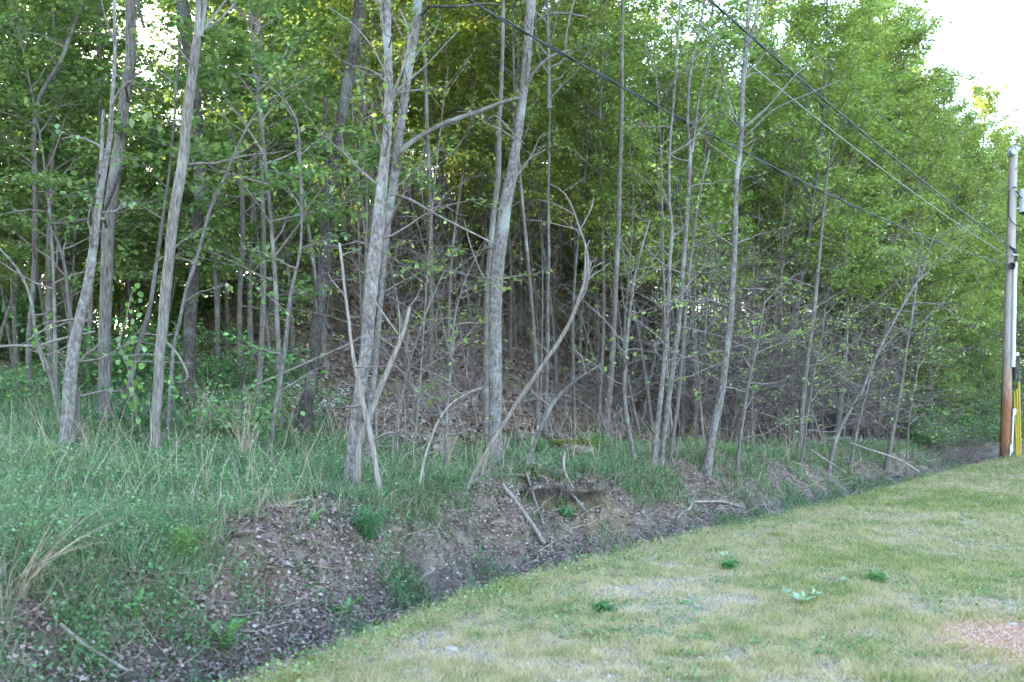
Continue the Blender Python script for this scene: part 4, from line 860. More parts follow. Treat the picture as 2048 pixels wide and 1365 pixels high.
X, Y, u, s = band(9000, 1.7, 2.9, 30); X, Y = X[fbm(X * 1.7 + 9, Y * 1.7, 3) > .46], Y[fbm(X * 1.7 + 9, Y * 1.7, 3) > .46]
blades('lip_dry_grass', np.c_[X, Y, height(X, Y) - .01], rs.uniform(.10, .34, len(X)), .0045 * np.clip(Y / 8, .9, 2), rs.uniform(.8, 1.9, len(X)), 'dry', 3, 'dead straw grass drooping over the lip of the bank', lean_dir=-1.0)
# leaf litter on bank and slope
def litter(name, label, n, x0, x1, Y0, Y1, fn, size):
    X, Y, u, s = sample(n, x0, x1, Y0, Y1) if Y1 > 0 else band(n, .1, 3.3, -Y1, 3.6, .85); k = rs.rand(len(X)) < fn(X, Y, u, s); X, Y = X[k], Y[k]
    A = np.c_[X, Y, height(X, Y) + rs.uniform(.0, .035, len(X))]
    lv = leaf_quads(A, 1, size, .01, .3, .5, .05, .36); return tag(mesh_np(name, lv[0], lv[1], M['litter'], False, {'f_rnd': lv[2]}), label, kind='stuff')
cm = lambda X, Y: 1 - .6 * clay_mask(X, Y)
litter('ditch_leaf_litter', 'dead brown leaves lying in the ditch and on its bank', 300000, -60, 2000, 4.8, -32, lambda X, Y, u, s: sstep(.05, .4, s) * (1 - sstep(2.4, 3.3, s)) * cm(X, Y) * (.50 + .8 * sstep(.36, .54, fbm(X * .9 + 3, Y * .9, 3))), .040).color = (1.5, 1.33, 1.36, 1)
litter('slope_leaf_litter', 'brown leaf litter covering the wooded slope', 105000, 380, 2000, 13, 55, lambda X, Y, u, s: sstep(3.2, 4.6, s) * .95, .10).color = (1.4, 1.15, 1.08, 1)
# small ground plants on the slope
X, Y, u, s = sample(5000, 380, 1900, 14, 40); k = (s > 4) & (fbm(X * .6, Y * .6 + 11, 3) > .55); X, Y = X[k], Y[k]
lv = leaf_quads(np.c_[X, Y, height(X, Y) + rs.uniform(.05, .3, len(X))], 6, .06, .10, .5); tag(mesh_np('slope_seedlings', lv[0], lv[1], M['leaf'], False, {'f_rnd': lv[2]}), 'green seedlings dotted over the leafy slope', kind='stuff')
# dry stalks and brambles
T = Tubes()
X, Y, u, s = sample(2600, 20, 1960, 8.5, 24); k = (s > 1.9) & (s < 6.5); X, Y = X[k], Y[k]; Z = height(X, Y)
for i in range(min(len(X), 480)):
    a = rs.uniform(0, 6.28); L = rs.uniform(.3, 1.0)
    T.add(wander([X[i], Y[i], Z[i] - .02], [cos(a) * .35, sin(a) * .35, 1], L, 5, .12, -.09), np.linspace(.0035, .0012, 6) * (Y[i] / 12), 3)
tag(T.mesh('dry_stalks', M['dry']), 'thin dead grass stalks and brambles above the bank', kind='stuff')
T = Tubes()   # twigs and rootlets over the bank
X, Y, u, s = band(2700, .3, 2.7, 30); Z = height(X, Y)
for i in range(len(X)):
    a = rs.uniform(0, 6.28); L = rs.uniform(.12, .55)
    T.add(wander([X[i], Y[i], Z[i] + .03], [cos(a), sin(a) - .4, rs.normal(-.1, .4)], L, 4, .2), np.linspace(.004, .0015, 5) * (Y[i] / 10), 3)
tag(T.mesh('ditch_twigs', M['dry']), 'small dead twigs and rootlets littering the bank', kind='stuff')
# twiggy undergrowth tangle on the slope
T = Tubes(); X, Y, u, s = sample(3000, 640, 1980, 14, 30); k = (s > 3.5) & (s < 12); X, Y = X[k], Y[k]; Z = height(X, Y)
for i in range(min(len(X), 150)):
    a = rs.uniform(0, 6.28); P = wander([X[i], Y[i], Z[i]], [cos(a) * .5, sin(a) * .5, 1], rs.uniform(.6, 2.4), 7, .16, -.05); T.add(P, np.linspace(.008, .0035, 8), 3)
    for j in range(2):
        a = rs.uniform(0, 6.28); T.add(wander(P[rs.randint(2, 8)], [cos(a), sin(a), rs.normal(.1, .4)], rs.uniform(.3, .9), 4, .18), np.linspace(.005, .002, 5), 3)
tag(T.mesh('twig_tangle', M['twig']), 'tangle of fine grey twigs under the trees', kind='stuff')
# gravel patch at lower right
X, Y, u, s = sample(26000, 1700, 2130, 4.8, 9.5); gd = np.hypot(X - GR[0], Y - GR[1]) + .5 * (fbm(X * 2, Y * 2) - .5); k = gd < .84; X, Y = X[k], Y[k]
def pebbles(name, X, Y, size, mat, label):
    n = len(X); Z = height(X, Y); r = size * rs.uniform(.5, 1.4, n)
    base = np.array([[1, 0, 0], [0, 1, 0], [-1, 0, 0], [0, -1, 0], [0, 0, .8], [0, 0, -.8]], float)
    V = np.stack([X, Y, Z], -1)[:, None, :] + base[None] * r[:, None, None] * rs.uniform(.6, 1.3, (n, 6, 1))
    f = np.array([[0, 1, 4], [1, 2, 4], [2, 3, 4], [3, 0, 4]]); Q = (np.arange(n)[:, None, None] * 6 + f[None]).reshape(-1, 3)
    return tag(mesh_np(name, V.reshape(-1, 3), Q, M[mat], False, {'f_rnd': np.repeat(rs.rand(n), 4)}), label, kind='stuff')
m, n_, l_, b_ = new_mat('gravel'); M['gravel'] = m; r_ = ramp(n_, [(0, (.22, .105, .065)), (.5, (.36, .19, .12)), (1, (.46, .32, .24))]); l_.new(attr(n_, 'rnd'), r_.inputs[0]); l_.new(r_.outputs[0], b_.inputs['Base Color'])
m, n_, l_, b_ = new_mat('pebble_grey'); M['pebble'] = m; r_ = ramp(n_, [(0, (.18, .15, .12)), (.5, (.27, .23, .19)), (1, (.42, .39, .35))]); l_.new(attr(n_, 'rnd'), r_.inputs[0]); l_.new(r_.outputs[0], b_.inputs['Base Color'])
pebbles('gravel', X, Y, .012, 'gravel', 'orange-brown gravel at the lower right corner')
X, Y, u, s = sample(9000, 300, 2120, 4.7, 16); k = (s < .1) & (lawn_patch(X, Y) < .46); pebbles('lawn_pebbles', X[k], Y[k], .011, 'pebble', 'small pale pebbles in the bare lawn patches')
X, Y, u, s = sample(5000, 0, 1960, 5, 26); k = (s > .5) & (s < 2.1); pebbles('bank_pebbles', X[k], Y[k], .018, 'pebble', 'small stones showing in the ditch bank')
# white wildflowers
fl = []
for cx, cy, sp in ((632, 823, 26), (655, 830, 22), (835, 842, 14), (900, 852, 16), (775, 835, 18), (420, 815, 20), (600, 800, 18), (690, 800, 12)):
    for _ in range(34):
        h_ = hit(cx + rs.normal(0, sp), cy + rs.normal(0, 7) + 12); fl.append(h_ + [0, 0, rs.uniform(.15, .34)])
lv = leaf_quads(np.array(fl), 4, .022, .02, .4, .5, 0, .5); tag(mesh_np('wildflowers', lv[0], lv[1], M['flower'], False, {'f_rnd': lv[2]}), 'tiny white wildflowers in the grass below the pines', kind='stuff')
#@@DETAIL
# ------------------------------------------------------------------ utility pole, wires, guards, sign
def cyl(name, p0, p1, r0, r1, mat, parent, k=16, rough=0.0, n=8, org=None):
    p0 = np.array(p0, float); p1 = np.array(p1, float); off = np.array(org if org is not None else parent.location) if parent else 0
    P = np.array([p0 + (p1 - p0) * i / n for i in range(n + 1)]) - off
    return Tubes().add(P, np.linspace(r0, r1, n + 1), k, rough, cap=True).mesh(name, M[mat], parent)
PY = 31.0
m, n, l, b = new_mat('pole_wood'); M['pole_wood'] = m
v = coords(n, l, (10, 10, .8)); a = noise(n, l, 4, 6, v, .65); r = ramp(n, [(.3, (.24, .19, .18)), (.55, (.31, .26, .245)), (.75, (.42, .375, .36))]); l.new(a, r.inputs[0])
r2 = ramp(n, [(.3, (.10, .04, .02)), (.6, (.26, .12, .06)), (.8, (.34, .18, .10))]); l.new(a, r2.inputs[0])
tc = n.new('ShaderNodeTexCoord'); sx = n.new('ShaderNodeSeparateXYZ'); l.new(tc.outputs['Object'], sx.inputs[0])
ad = n.new('ShaderNodeMath'); ad.operation = 'MULTIPLY_ADD'; l.new(a, ad.inputs[0]); ad.inputs[1].default_value = 1.2; l.new(sx.outputs['Z'], ad.inputs[2])
mr = n.new('ShaderNodeMapRange'); mr.inputs[1].default_value = 2.3; mr.inputs[2].default_value = 4.4; l.new(ad.outputs[0], mr.inputs[0])
mr3 = n.new('ShaderNodeMapRange'); mr3.inputs[1].default_value = .5; mr3.inputs[2].default_value = 1.3; l.new(ad.outputs[0], mr3.inputs[0])
c0 = mix(n, l, (.02, .016, .015), r2.outputs[0], mr3.outputs[0])
c1 = mix(n, l, c0, r.outputs[0], mr.outputs[0]); l.new(c1, b.inputs['Base Color']); bump(n, l, b, a, .5, .02)
pb = px(2009, 912, PY); gz = float(height(pb[:1], pb[1:2])[0]); pb = np.array([pb[0], PY, gz - .1]); pt = px(2027, 293, PY)
pole = thing('utility_pole', pb, 'tall weathered wooden utility pole at the right edge with transformer and conduits', 'utility pole')
cyl('shaft', pb, pt, .155, .122, 'pole_wood', pole, 20, .01, 24)
ax_ = (pt - pb) / np.linalg.norm(pt - pb)
def onp(y, dx=0, dy=-.15):    # point on the pole at photo row y
    t = (EYE + (HOR - y) / F * PY - pb[2]) / (pt[2] - pb[2]); return pb + (pt - pb) * t + np.array([dx, dy, 0])
# transformer tank on the right
c_ = onp(405, .46, -.05); r_ = .235
tk = cyl('transformer_tank', c_ - [0, 0, .33], c_ + [0, 0, .33], r_, r_, 'tank', pole, 28, 0, 2)
cyl('tank_lid', c_ + [0, 0, .33], c_ + [0, 0, .39], r_ * 1.05, r_ * .8, 'tank', tk, 28, 0, 2, pb)
cyl('tank_rim', c_ - [0, 0, .36], c_ - [0, 0, .325], r_ * .98, r_ * 1.02, 'black', tk, 28, 0, 2, pb)
cyl('bushing', c_ + [.0, 0, .38], c_ + [.0, 0, .62], .035, .022, 'glass', tk, 10, 0, 3, pb)
for dz in (.2, -.2):
    cyl('bracket', onp(405, .10, -.02) + [0, 0, dz], onp(405, .30, -.05) + [0, 0, dz], .03, .03, 'steel', pole, 8, 0, 2)
cyl('insulator', onp(307, -.11, -.30), onp(307, -.11, -.10), .10, .13, 'glass', pole, 18, 0, 3)
cyl('insulator_cap', onp(300, .04, -.22), onp(300, .04, -.1), .08, .1, 'steel', pole, 14, 0, 2)
cyl('spool_insulator', onp(534, -.10, -.30), onp(534, .04, -.10), .095, .105, 'black', pole, 14, 0, 3)
cyl('conduit', onp(735, .10, -.16), onp(535, .07, -.16), .062, .062, 'pvc', pole, 12, 0, 10)
cyl('conduit_hood', onp(535, .07, -.16), onp(526, .07, -.18), .075, .05, 'pvc', pole, 12, 0, 2)
cyl('cable_boot', onp(762, .19, -.10), onp(722, .17, -.10), .05, .085, 'black', pole, 10, .06, 5)
cyl('conduit', onp(905, .13, -.17), onp(828, .15, -.16), .028, .028, 'pvc', pole, 8, 0, 4)
cyl('meter_strap', onp(829, .19, -.14), onp(818, .19, -.14), .05, .05, 'white', pole, 10, 0, 2)
cyl('cable_riser', onp(905, .19, -.02), onp(815, .22, -.02), .035, .035, 'black', pole, 8, .04, 5)
cyl('marker_tag', onp(712, .24, -.12), onp(706, .24, -.12), .045, .045, 'white', pole, 8, 0, 2)
cyl('ground_strip', onp(912, .07, -.20), onp(889, .07, -.20), .018, .018, 'pvc', pole, 6, 0, 2)
def loose(name, pts, r, mat, parent, org):
    P = np.array([onp(y, dx, dy) for (y, dx, dy) in pts]) - org
    Tubes().add(resample(P, .06), r, 6).mesh(name, M[mat], parent)
loose('jumper_wire', [(382, -.14, -.1), (400, -.16, -.12), (430, -.17, -.14), (446, -.10, -.18), (453, .05, -.2), (456, .25, -.16)], .014, 'black', pole, pb)
loose('jumper_wire', [(495, -.10, -.17), (503, .02, -.2), (515, .06, -.2), (528, .05, -.2), (540, .03, -.2)], .028, 'black', pole, pb)
loose('jumper_wire', [(496, -.14, -.17), (500, .05, -.21), (512, .10, -.21), (530, .09, -.2)], .016, 'black', pole, pb)
loose('jumper_wire', [(384, .02, -.17), (392, .12, -.19), (400, .16, -.18), (398, .22, -.2)], .02, 'black', pole, pb)
cyl('bolt', onp(378, -.08, -.2), onp(378, .02, -.2), .02, .02, 'black', pole, 8, 0, 1)
cyl('bolt', onp(340, -.0, -.2), onp(340, .03, -.15), .02, .02, 'black', pole, 8, 0, 1)
cyl('clamp', onp(512, -.05, -.2), onp(512, .10, -.2), .035, .03, 'steel', pole, 8, 0, 1)

def wire(label, p_pole, px_pts, Yn, r, mat, group='overhead wires running to the utility pole', strands=1):
    """cable hung between the pole and a point high near the camera; the photo rows fix its sag"""
    P = []; n_ = len(px_pts)
    for i, (x, y) in enumerate(px_pts):
        # straight in plan: find Y on the line pole -> near point for this column
        ax = (px_pts[-1][0] - 1024) / F * Yn; ay = Yn
        c = (x - 1024) / F; dx = ax - p_pole[0]; dy = ay - p_pole[1]
        t = (c * p_pole[1] - p_pole[0]) / (dx - c * dy); yy = p_pole[1] + t * dy
        P.append([c * yy, yy, EYE + (HOR - y) / F * yy])
    P[0] = list(p_pole)
    P = np.array(P)
    # smooth z by a quadratic in plan distance (a real sag curve)
    d = np.hypot(P[:, 0] - P[0, 0], P[:, 1] - P[0, 1]); co = np.polyfit(d, P[:, 2], 2)
    dd = np.linspace(0, d[-1] * 2.2, 120); u_ = (P[-1, :2] - P[0, :2]) / d[-1]
    zz = np.polyval(co, np.minimum(dd, d[-1])) + np.maximum(dd - d[-1], 0) * np.polyval(np.polyder(co), d[-1]) * .6
    Q = np.c_[P[0, 0] + u_[0] * dd, P[0, 1] + u_[1] * dd, zz]
    t = Tubes()
    if strands == 1: t.add(Q, r, 6)
    else:
        for k in range(strands):
            ph = k * 2 * pi / strands + dd * 3.0; t.add(Q + np.c_[np.cos(ph) * r * 1.3, 0 * ph, np.sin(ph) * r * 1.3], r, 5)
    o = t.mesh('overhead_cable', M[mat]); return tag(o, label, 'cable', group)
wire('lowest dark overhead cable sagging to the black spool on the pole', onp(531, -.15, -.2), [(2006, 529), (1915, 500), (1776, 447), (1666, 396), (1483, 300), (1350, 227), (1236, 161), (1137, 110), (1053, 70), (914, 0)], 12.5, .0125, 'cable', strands=2)
wire('pale single overhead wire between the low cable and the twisted bundle', onp(512, -.15, -.2), [(2006, 512), (1989, 500), (1849, 403), (1666, 260), (1501, 128), (1337, 0)], 13.5, .010, 'cable_pale')
wire('upper twisted dark overhead cable bundle meeting the pole highest', onp(494, -.12, -.2), [(2008, 494), (1886, 395), (1740, 278), (1611, 165), (1417, 0)], 14.5, .0105, 'cable', strands=3)
wire('thin black overhead wire running just beside the twisted bundle', onp(498, -.12, -.2), [(2008, 498), (1880, 398), (1735, 282), (1600, 170), (1392, 0)], 14.5, .007, 'cable')
wire('faint thin overhead wire highest against the treetops', onp(455, -.15, -.2), [(2008, 455), (1941, 395), (1871, 337), (1813, 275), (1776, 240), (1600, 73), (1530, 0)], 15, .006, 'cable')

# yellow guy guards behind the pole
for i, (x0, y0, x1, y1, lab, rr) in enumerate(((2033, 891, 2028, 786, 'leftmost and shortest yellow guy-wire guard behind the utility pole', .032), (2036, 893, 2033, 781, 'middle yellow guy-wire guard behind the utility pole', .036), (2040, 889, 2037, 767, 'rightmost and tallest yellow guy-wire guard beside the white sign', .045))):
    Yg = 31.8 + i * .25; p0 = px(x0, y0 + 14, Yg); g_ = float(height(p0[:1], p0[1:2])[0]); p0[2] = g_ - .05; p1 = px(x1, y1, Yg)
    t = thing('guy_guard', p0, lab, 'guy guard', 'yellow guards of the guy wires')
    cyl('guard_tube', p0, p1, rr, rr, 'yellow', t, 12, 0, 6); cyl('guard_cap', p1, p1 + [0, 0, .05], rr * 1.05, rr * .5, 'yellow', t, 12, 0, 2)
    q = px(x1 - 6, y1 - 420, Yg + .4); cyl('guy_wire', p1, q, .008, .008, 'cable', t, 5, 0, 4)

# white leaning sign at the right edge of the frame
sp = px(2046, 912, 26.5); g_ = float(height(sp[:1], sp[1:2])[0])
sg = thing('yard_sign', (sp[0] + .25, 26.5, g_), 'white yard sign with dark lettering leaning at the right edge of the lawn', 'sign')
def box(name, c, d, mat, parent, rot=None):
    V = np.array([[x, y, z] for x in (-1, 1) for y in (-1, 1) for z in (-1, 1)], float) * np.array(d) / 2
    Q = np.array([[0, 1, 3, 2], [4, 6, 7, 5], [0, 4, 5, 1], [2, 3, 7, 6], [0, 2, 6, 4], [1, 5, 7, 3]])
    if rot is not None: V = V @ rot.T
    return mesh_np(name, V + np.array(c), Q, M[mat], False, None, parent)
an = radians(13); R_ = np.array([[cos(an), 0, sin(an)], [0, 1, 0], [-sin(an), 0, cos(an)]])
pn = box('sign_panel', (.12, 0, .36), (.62, .012, .46), 'white', sg, R_)
for k in range(4):
    for j in range(5):
        c = R_ @ np.array([-.25 + j * .115, -.008, .16 - k * .105]) + [.12, 0, .36]
        box('lettering', c, (.085 - .02 * ((j + k) % 3), .004, .035 if k % 2 == 0 else .02), 'ink', pn, R_)
for dx in (-.22, .22):
    b0 = R_ @ np.array([dx, .012, -.40]) + [.12, 0, .36]; b1 = R_ @ np.array([dx, .012, .2]) + [.12, 0, .36]
    Tubes().add(np.array([b0, b1]), .006, 6).mesh('sign_stake', M['steel'], sg)

# ------------------------------------------------------------------ small things on the ground
def big_leaf(L, W, cup=.15, n=5, fold=.12, droop=.3):
    """a blade of real outline: midrib with widening and tapering sides"""
    t = np.linspace(0, 1, n + 1); w_ = W * np.sin(pi * np.clip(t, .02, .985) ** .75) ; V = []
    for i in range(n + 1):
        y = L * t[i]; z = L * (.35 * t[i] - droop * t[i] ** 2)
        V += [[-w_[i] / 2, y, z + fold * w_[i]], [0, y, z], [w_[i] / 2, y, z + fold * w_[i]]]
    Q = []
    for i in range(n):
        a = i * 3; Q += [[a, a + 1, a + 4, a + 3], [a + 1, a + 2, a + 5, a + 4]]
    return np.array(V), np.array(Q)
V, Q = big_leaf(.17, .07, droop=.15, fold=.2); mull = mesh_np('leaf', V, Q, M['mullein'], True, {'f_rnd': rs.rand(len(Q))}, link=False)
ml = [(1452, 1118, 1.0, 'beside the darker clump near the lawn edge'), (1438, 1100, .7, 'just above the clump near the lawn edge'), (1494, 1068, .7, 'on the lawn edge below the bent branch'), (1520, 1060, .6, 'lawn edge, right of the bent branch'), (1602, 1052, .8, 'upper middle of the lawn near three others'),
      (1588, 1066, .7, 'second of the upper row on the lawn'), (1636, 1052, .6, 'right end of the upper row on the lawn'), (1668, 1050, .6, 'far right of the upper mullein row'), (1570, 1190, 1.0, 'left of the largest plant mid-lawn'), (1604, 1210, 1.35, 'largest, standing mid-lawn above the bare soil patch'), (1630, 1196, 1.0, 'right of the largest plant mid-lawn'),
      (1560, 1150, .7, 'small, above the largest plant mid-lawn'), (1688, 1168, .8, 'alone in the lawn right of the largest plant'), (1818, 990, .5, 'small, near the far end of the lawn'), (1560, 1030, .5, 'small, close to the lawn edge at middle distance')]
for (x, y, sc, wh) in ml:
    p = hit(x, y); t = thing('mullein_plant', p, 'pale grey-green mullein rosette, ' + wh, 'plant', 'mullein rosettes in the lawn')
    t.scale = (sc * .62,) * 3
    nl = 11
    for k in range(nl):
        o = from_mesh('leaf', mull, t); ring = k % 2; o.rotation_euler = (radians(18 + 40 * ring + rs.uniform(-8, 8)), 0, k * 2.399 + rs.normal(0, .2)); s_ = rs.uniform(.7, 1.15) * (1 - .25 * ring); o.scale = (s_, s_, s_)
# vine of large heart-shaped leaves
th_ = np.linspace(0, 2 * pi, 13)[:-1]; r_h = .5 * (1 - .38 * np.cos(th_) ** 2 * (np.cos(th_) < 0) + .25 * np.maximum(np.cos(th_), 0) ** 3)
Vh = [[0, .0, 0]] + [[.9 * r_h[i] * sin(th_[i]), -.18 - r_h[i] * cos(th_[i]) * 1.0, -.06 * abs(sin(th_[i]))] for i in range(12)]
Vh = np.array(Vh); Vh[0] = [0, -.2, .03]; Qh = np.array([[0, i + 1, (i + 1) % 12 + 1] for i in range(12)])
M['vine'] = leaf_mat('vine', [(0, (.07, .15, .035)), (1, (.14, .25, .06))], .4)
hl = [mesh_np('leaf', Vh * [1, -1, 1], Qh, M['vine'], True, {'f_rnd': np.full(12, v_)}, link=False) for v_ in (.1, .5, .9)]
vb = hit(283, 858); VY = 12.2
v0 = px(270, 850, VY); vn = thing('climbing_vine', v0, 'climbing vine with large bright heart-shaped leaves between two grey trunks', 'vine')
vp = [(283, 860), (272, 800), (268, 760), (252, 720), (240, 690), (248, 655), (262, 620), (258, 590), (275, 570)]
vp3 = [px(x, y, VY) + [0, rs.normal(0, .04), 0] for x, y in vp]
Tubes().add(resample(np.array(vp3) - v0, .08), .007, 5).mesh('stem', M['twig'], vn)
vl = [(248, 677), (253, 690), (246, 702), (262, 695), (240, 686), (266, 680), (275, 642), (281, 628), (268, 622), (285, 600), (280, 587), (272, 578), (289, 588), (243, 722), (262, 722), (270, 730), (266, 742), (278, 755), (272, 762), (284, 770), (276, 776), (263, 785), (272, 800), (290, 802), (282, 815), (268, 808), (240, 760), (236, 778), (250, 790), (252, 640), (248, 620), (255, 606), (287, 615), (262, 655), (275, 660), (282, 728), (258, 748), (290, 780), (272, 845), (284, 838), (264, 595), (280, 570)]
for (x, y) in vl:
    o = from_mesh('leaf', hl[rs.randint(3)], vn, tuple(px(x, y, VY) - v0 + [0, rs.normal(-.05, .07), 0]))
    s_ = rs.uniform(.055, .095); o.scale = (s_, s_, s_); o.rotation_euler = (radians(rs.uniform(-115, -50)), rs.normal(0, .3), rs.normal(0, .7))
# ferns on the bank
def frond(L, W, n=14):
    V = []; Q = []
    for i in range(n):
        t = i / n; c = np.array([0, L * t, L * (.5 * t - .55 * t * t)]); w_ = W * (sin(pi * (t * .85 + .12)) ** .8) * .5
        for sg_ in (-1, 1):
            k = len(V); dy = L / n
            V += [c, c + [0, dy * .75, 0], c + [sg_ * w_, dy * 1.1, -.15 * w_], c + [sg_ * w_ * .6, dy * .1, -.05 * w_]]
            Q.append([k, k + 1, k + 2, k + 3] if sg_ < 0 else [k, k + 3, k + 2, k + 1])
    return np.array(V), np.array(Q)
V, Q = frond(.34, .11); fro = mesh_np('frond', V, Q, M['weed'], False, {'f_rnd': rs.rand(len(Q))}, link=False)
for (x, y, sc, nf, wh) in ((266, 1236, .75, 6, 'small, on the dark ditch bank at lower left'), (450, 1300, 1.15, 8, 'largest, at the bottom of the ditch beside the lawn edge'), (410, 1290, .8, 5, 'left behind the largest one in the ditch'), (318, 1262, .6, 5, 'tiny, on the bank right of the small fern'), (805, 1180, .7, 6, 'upright, at the ditch bottom by the brown leaves'), (690, 1235, .8, 6, 'spiky, in the ditch below the twin trunk'), (625, 1050, .6, 6, 'low, under the lying grey branch')):
    p = hit(x, y); t = thing('fern', p, 'green fern ' + wh, 'fern', 'ferns along the ditch'); t.scale = (sc,) * 3
    for k in range(nf):
        o = from_mesh('frond', fro, t); o.rotation_euler = (radians(rs.uniform(15, 60)), 0, k * 2 * pi / nf + rs.normal(0, .3)); s_ = rs.uniform(.7, 1.1); o.scale = (s_,) * 3
# feathery dark bush and brighter clumps on the bank
def bush(x, y, R, H, label, mat, tint, n_=900, name='bushy_weed'):
    p = hit(x, y); t = thing(name, p, label, 'plant')
    T = Tubes(); A = []
    for i in range(26):
        a = rs.uniform(0, 6.28); P = wander([0, 0, 0], [cos(a) * R / H, sin(a) * R / H, 1], H * rs.uniform(.6, 1.1), 5, .12, .02); T.add(P, np.linspace(.004, .001, 6), 3)
        for _ in range(n_ // 26): A.append(P[rs.randint(1, 6)] + rs.normal(0, R * .13, 3))
    T.mesh('stem', M['twig'], t); lv = leaf_quads(np.array(A), 2, .035, .02, .8, .9, -.5, .14)
    o = mesh_np('foliage', lv[0], lv[1], M[mat], False, {'f_rnd': lv[2]}, t); o.color = (*tint, 1)
bush(735, 1082, .17, .34, 'dark green feathery bush growing on the bank below the twin trunk', 'weed', (.5, .8, .9), 1300)
bush(1195, 905, .34, .42, 'bright feathery green clump on the terrace right of the mossy boulder', 'weed', (1.0, 1.0, .8), 1300)
bush(1128, 1035, .16, .15, 'green tuft growing inside the root hollow', 'weed', (.6, .9, .9), 500)
bush(1070, 905, .25, .25, 'low green clump left of the mossy boulder', 'weed', (1, 1, .8), 600)
bush(350, 1115, .22, .25, 'yellow-green ferny tuft on the lip of the bank at left', 'weed', (1.15, 1.1, .8), 700)
bush(1385, 910, .3, .3, 'small green clump at the feet of the slender trees', 'weed', (1.1, 1.05, .9), 700)
bush(1455, 912, .3, .25, 'leafy clump on the bank right of the tall forked tree', 'weed', (1.1, 1.05, .9), 700)
bush(1205, 1225, .11, .07, 'dark tuft of broad weeds on the near lawn', 'weed', (.6, .8, .7), 500)
bush(1750, 1165, .10, .08, 'dark green tuft on the right of the lawn', 'weed', (.7, .9, .7), 400)
bush(1460, 1140, .09, .09, 'dark green weed tuft beside the left mullein', 'weed', (.6, .9, .7), 400)

# stones
def rock_mesh(seed, sub=2, mat='rock', flat=.6):
    import bmesh
    bm = bmesh.new(); bmesh.ops.create_icosphere(bm, subdivisions=sub, radius=1)
    r = np.random.RandomState(seed); ofs = r.rand(3) * 20
    for v_ in bm.verts:
        c = v_.co; k = .45 + 1.1 * float(fbm(c.x * 1.3 + ofs[0] + c.z, c.y * 1.3 + ofs[1] - c.z * .6, 3)); v_.co = c * k; v_.co.z *= flat
    me = bpy.data.meshes.new('stone'); bm.to_mesh(me); bm.free(); me.materials.append(M[mat]); return me
RK = [rock_mesh(i) for i in range(4)]
stones = [(655, 1358, .05), (672, 1352, .04), (745, 1330, .045), (776, 1318, .05), (905, 1300, .07), (898, 1308, .05), (856, 1343, .06), (815, 1345, .05), (772, 1352, .05), (880, 1268, .05), (700, 1316, .05), (760, 1280, .04), (810, 1275, .04), (1182, 1146, .05), (1330, 1106, .06), (1130, 1290, .05), (1260, 1220, .05),
          (1135, 1284, .035), (1180, 1255, .02), (1340, 1130, .03), (1910, 1110, .05), (1895, 1108, .04), (1990, 1108, .05), (1862, 1095, .04), (2000, 1160, .04), (1620, 1075, .04), (1690, 1030, .03), (1715, 1070, .03), (1385, 1060, .03), (2010, 1240, .05), (2025, 1250, .05), (1995, 1232, .04)]
slab = {}
for (x, y, r_) in stones:
    p = hit(x, y); o = from_mesh('stone', RK[rs.randint(4)], None, tuple(p + [0, 0, -.004])); o.scale = (r_ * rs.uniform(.5, .8),) * 3; o.rotation_euler = (0, 0, rs.uniform(0, 6)); 
    rowp = 'nearest part of the lawn' if y > 1310 else ('near lawn' if y > 1200 else ('middle of the lawn' if y > 1100 else 'far lawn'))
    o['category'] = 'stone'; o['group'] = 'pale stones in the lawn'; slab.setdefault('pale stone lying flat in the %s' % rowp, []).append((x, o))
DK = [rock_mesh(20 + i, 2, 'rock_dark', .8) for i in range(3)]
for i, (x, y, r_) in enumerate([(365, 1222, .07), (352, 1272, .04), (628, 1220, .06), (585, 1190, .05), (780, 1058, .14), (800, 1075, .10), (865, 1070, .10), (1135, 1060, .12), (1170, 1048, .14), (1215, 1040, .12), (1250, 1030, .10), (340, 1300, .04), (1600, 935, .25), (1640, 945, .22), (1680, 940, .2), (1540, 988, .14), (1500, 990, .10), (1720, 935, .18), (1575, 930, .2), (140, 1190, .12), (110, 1215, .1), (150, 1290, .08)]):
    p = hit(x, y); o = from_mesh('stone', DK[i % 3], None, tuple(p + [0, 0, -.02])); r_ *= .62; o.scale = (r_ * rs.uniform(.9, 1.5), r_, r_ * .7); o.rotation_euler = (rs.uniform(-.5, .5), rs.uniform(-.4, .4), rs.uniform(0, 6))
    rowp = 'at lower left' if x < 700 else ('round the root hollow' if x < 1300 else 'at the far right')
    o['category'] = 'stone'; o['group'] = 'stones bedded in the bank'; slab.setdefault('brown stone bedded in the ditch bank %s' % rowp, []).append((x, o))
for lb_, lst in slab.items():
    lst.sort(key=lambda q: q[0])
    for i_, (x_, o_) in enumerate(lst): o_['label'] = lb_ + ', ' + place(i_, len(lst))
p = hit(1142, 905); bo = thing('boulder', p, 'mossy brown boulder on the terrace above the root hollow', 'boulder')
o = from_mesh('rock', rock_mesh(77, 3, 'rock_dark', .55), bo); o.scale = (.42, .3, .32)
mo = [[cos(a) * r_ * .36, sin(a) * r_ * .25, .15 + .05 * rs.rand()] for a, r_ in zip(rs.uniform(0, 6.28, 900), np.sqrt(rs.rand(900)))]
lv = leaf_quads(np.array(mo), 3, .03, .02, .6, .8); o = mesh_np('moss', lv[0], lv[1], M['weed'], False, {'f_rnd': lv[2]}, bo); o.color = (1.5, .8, .5, 1)
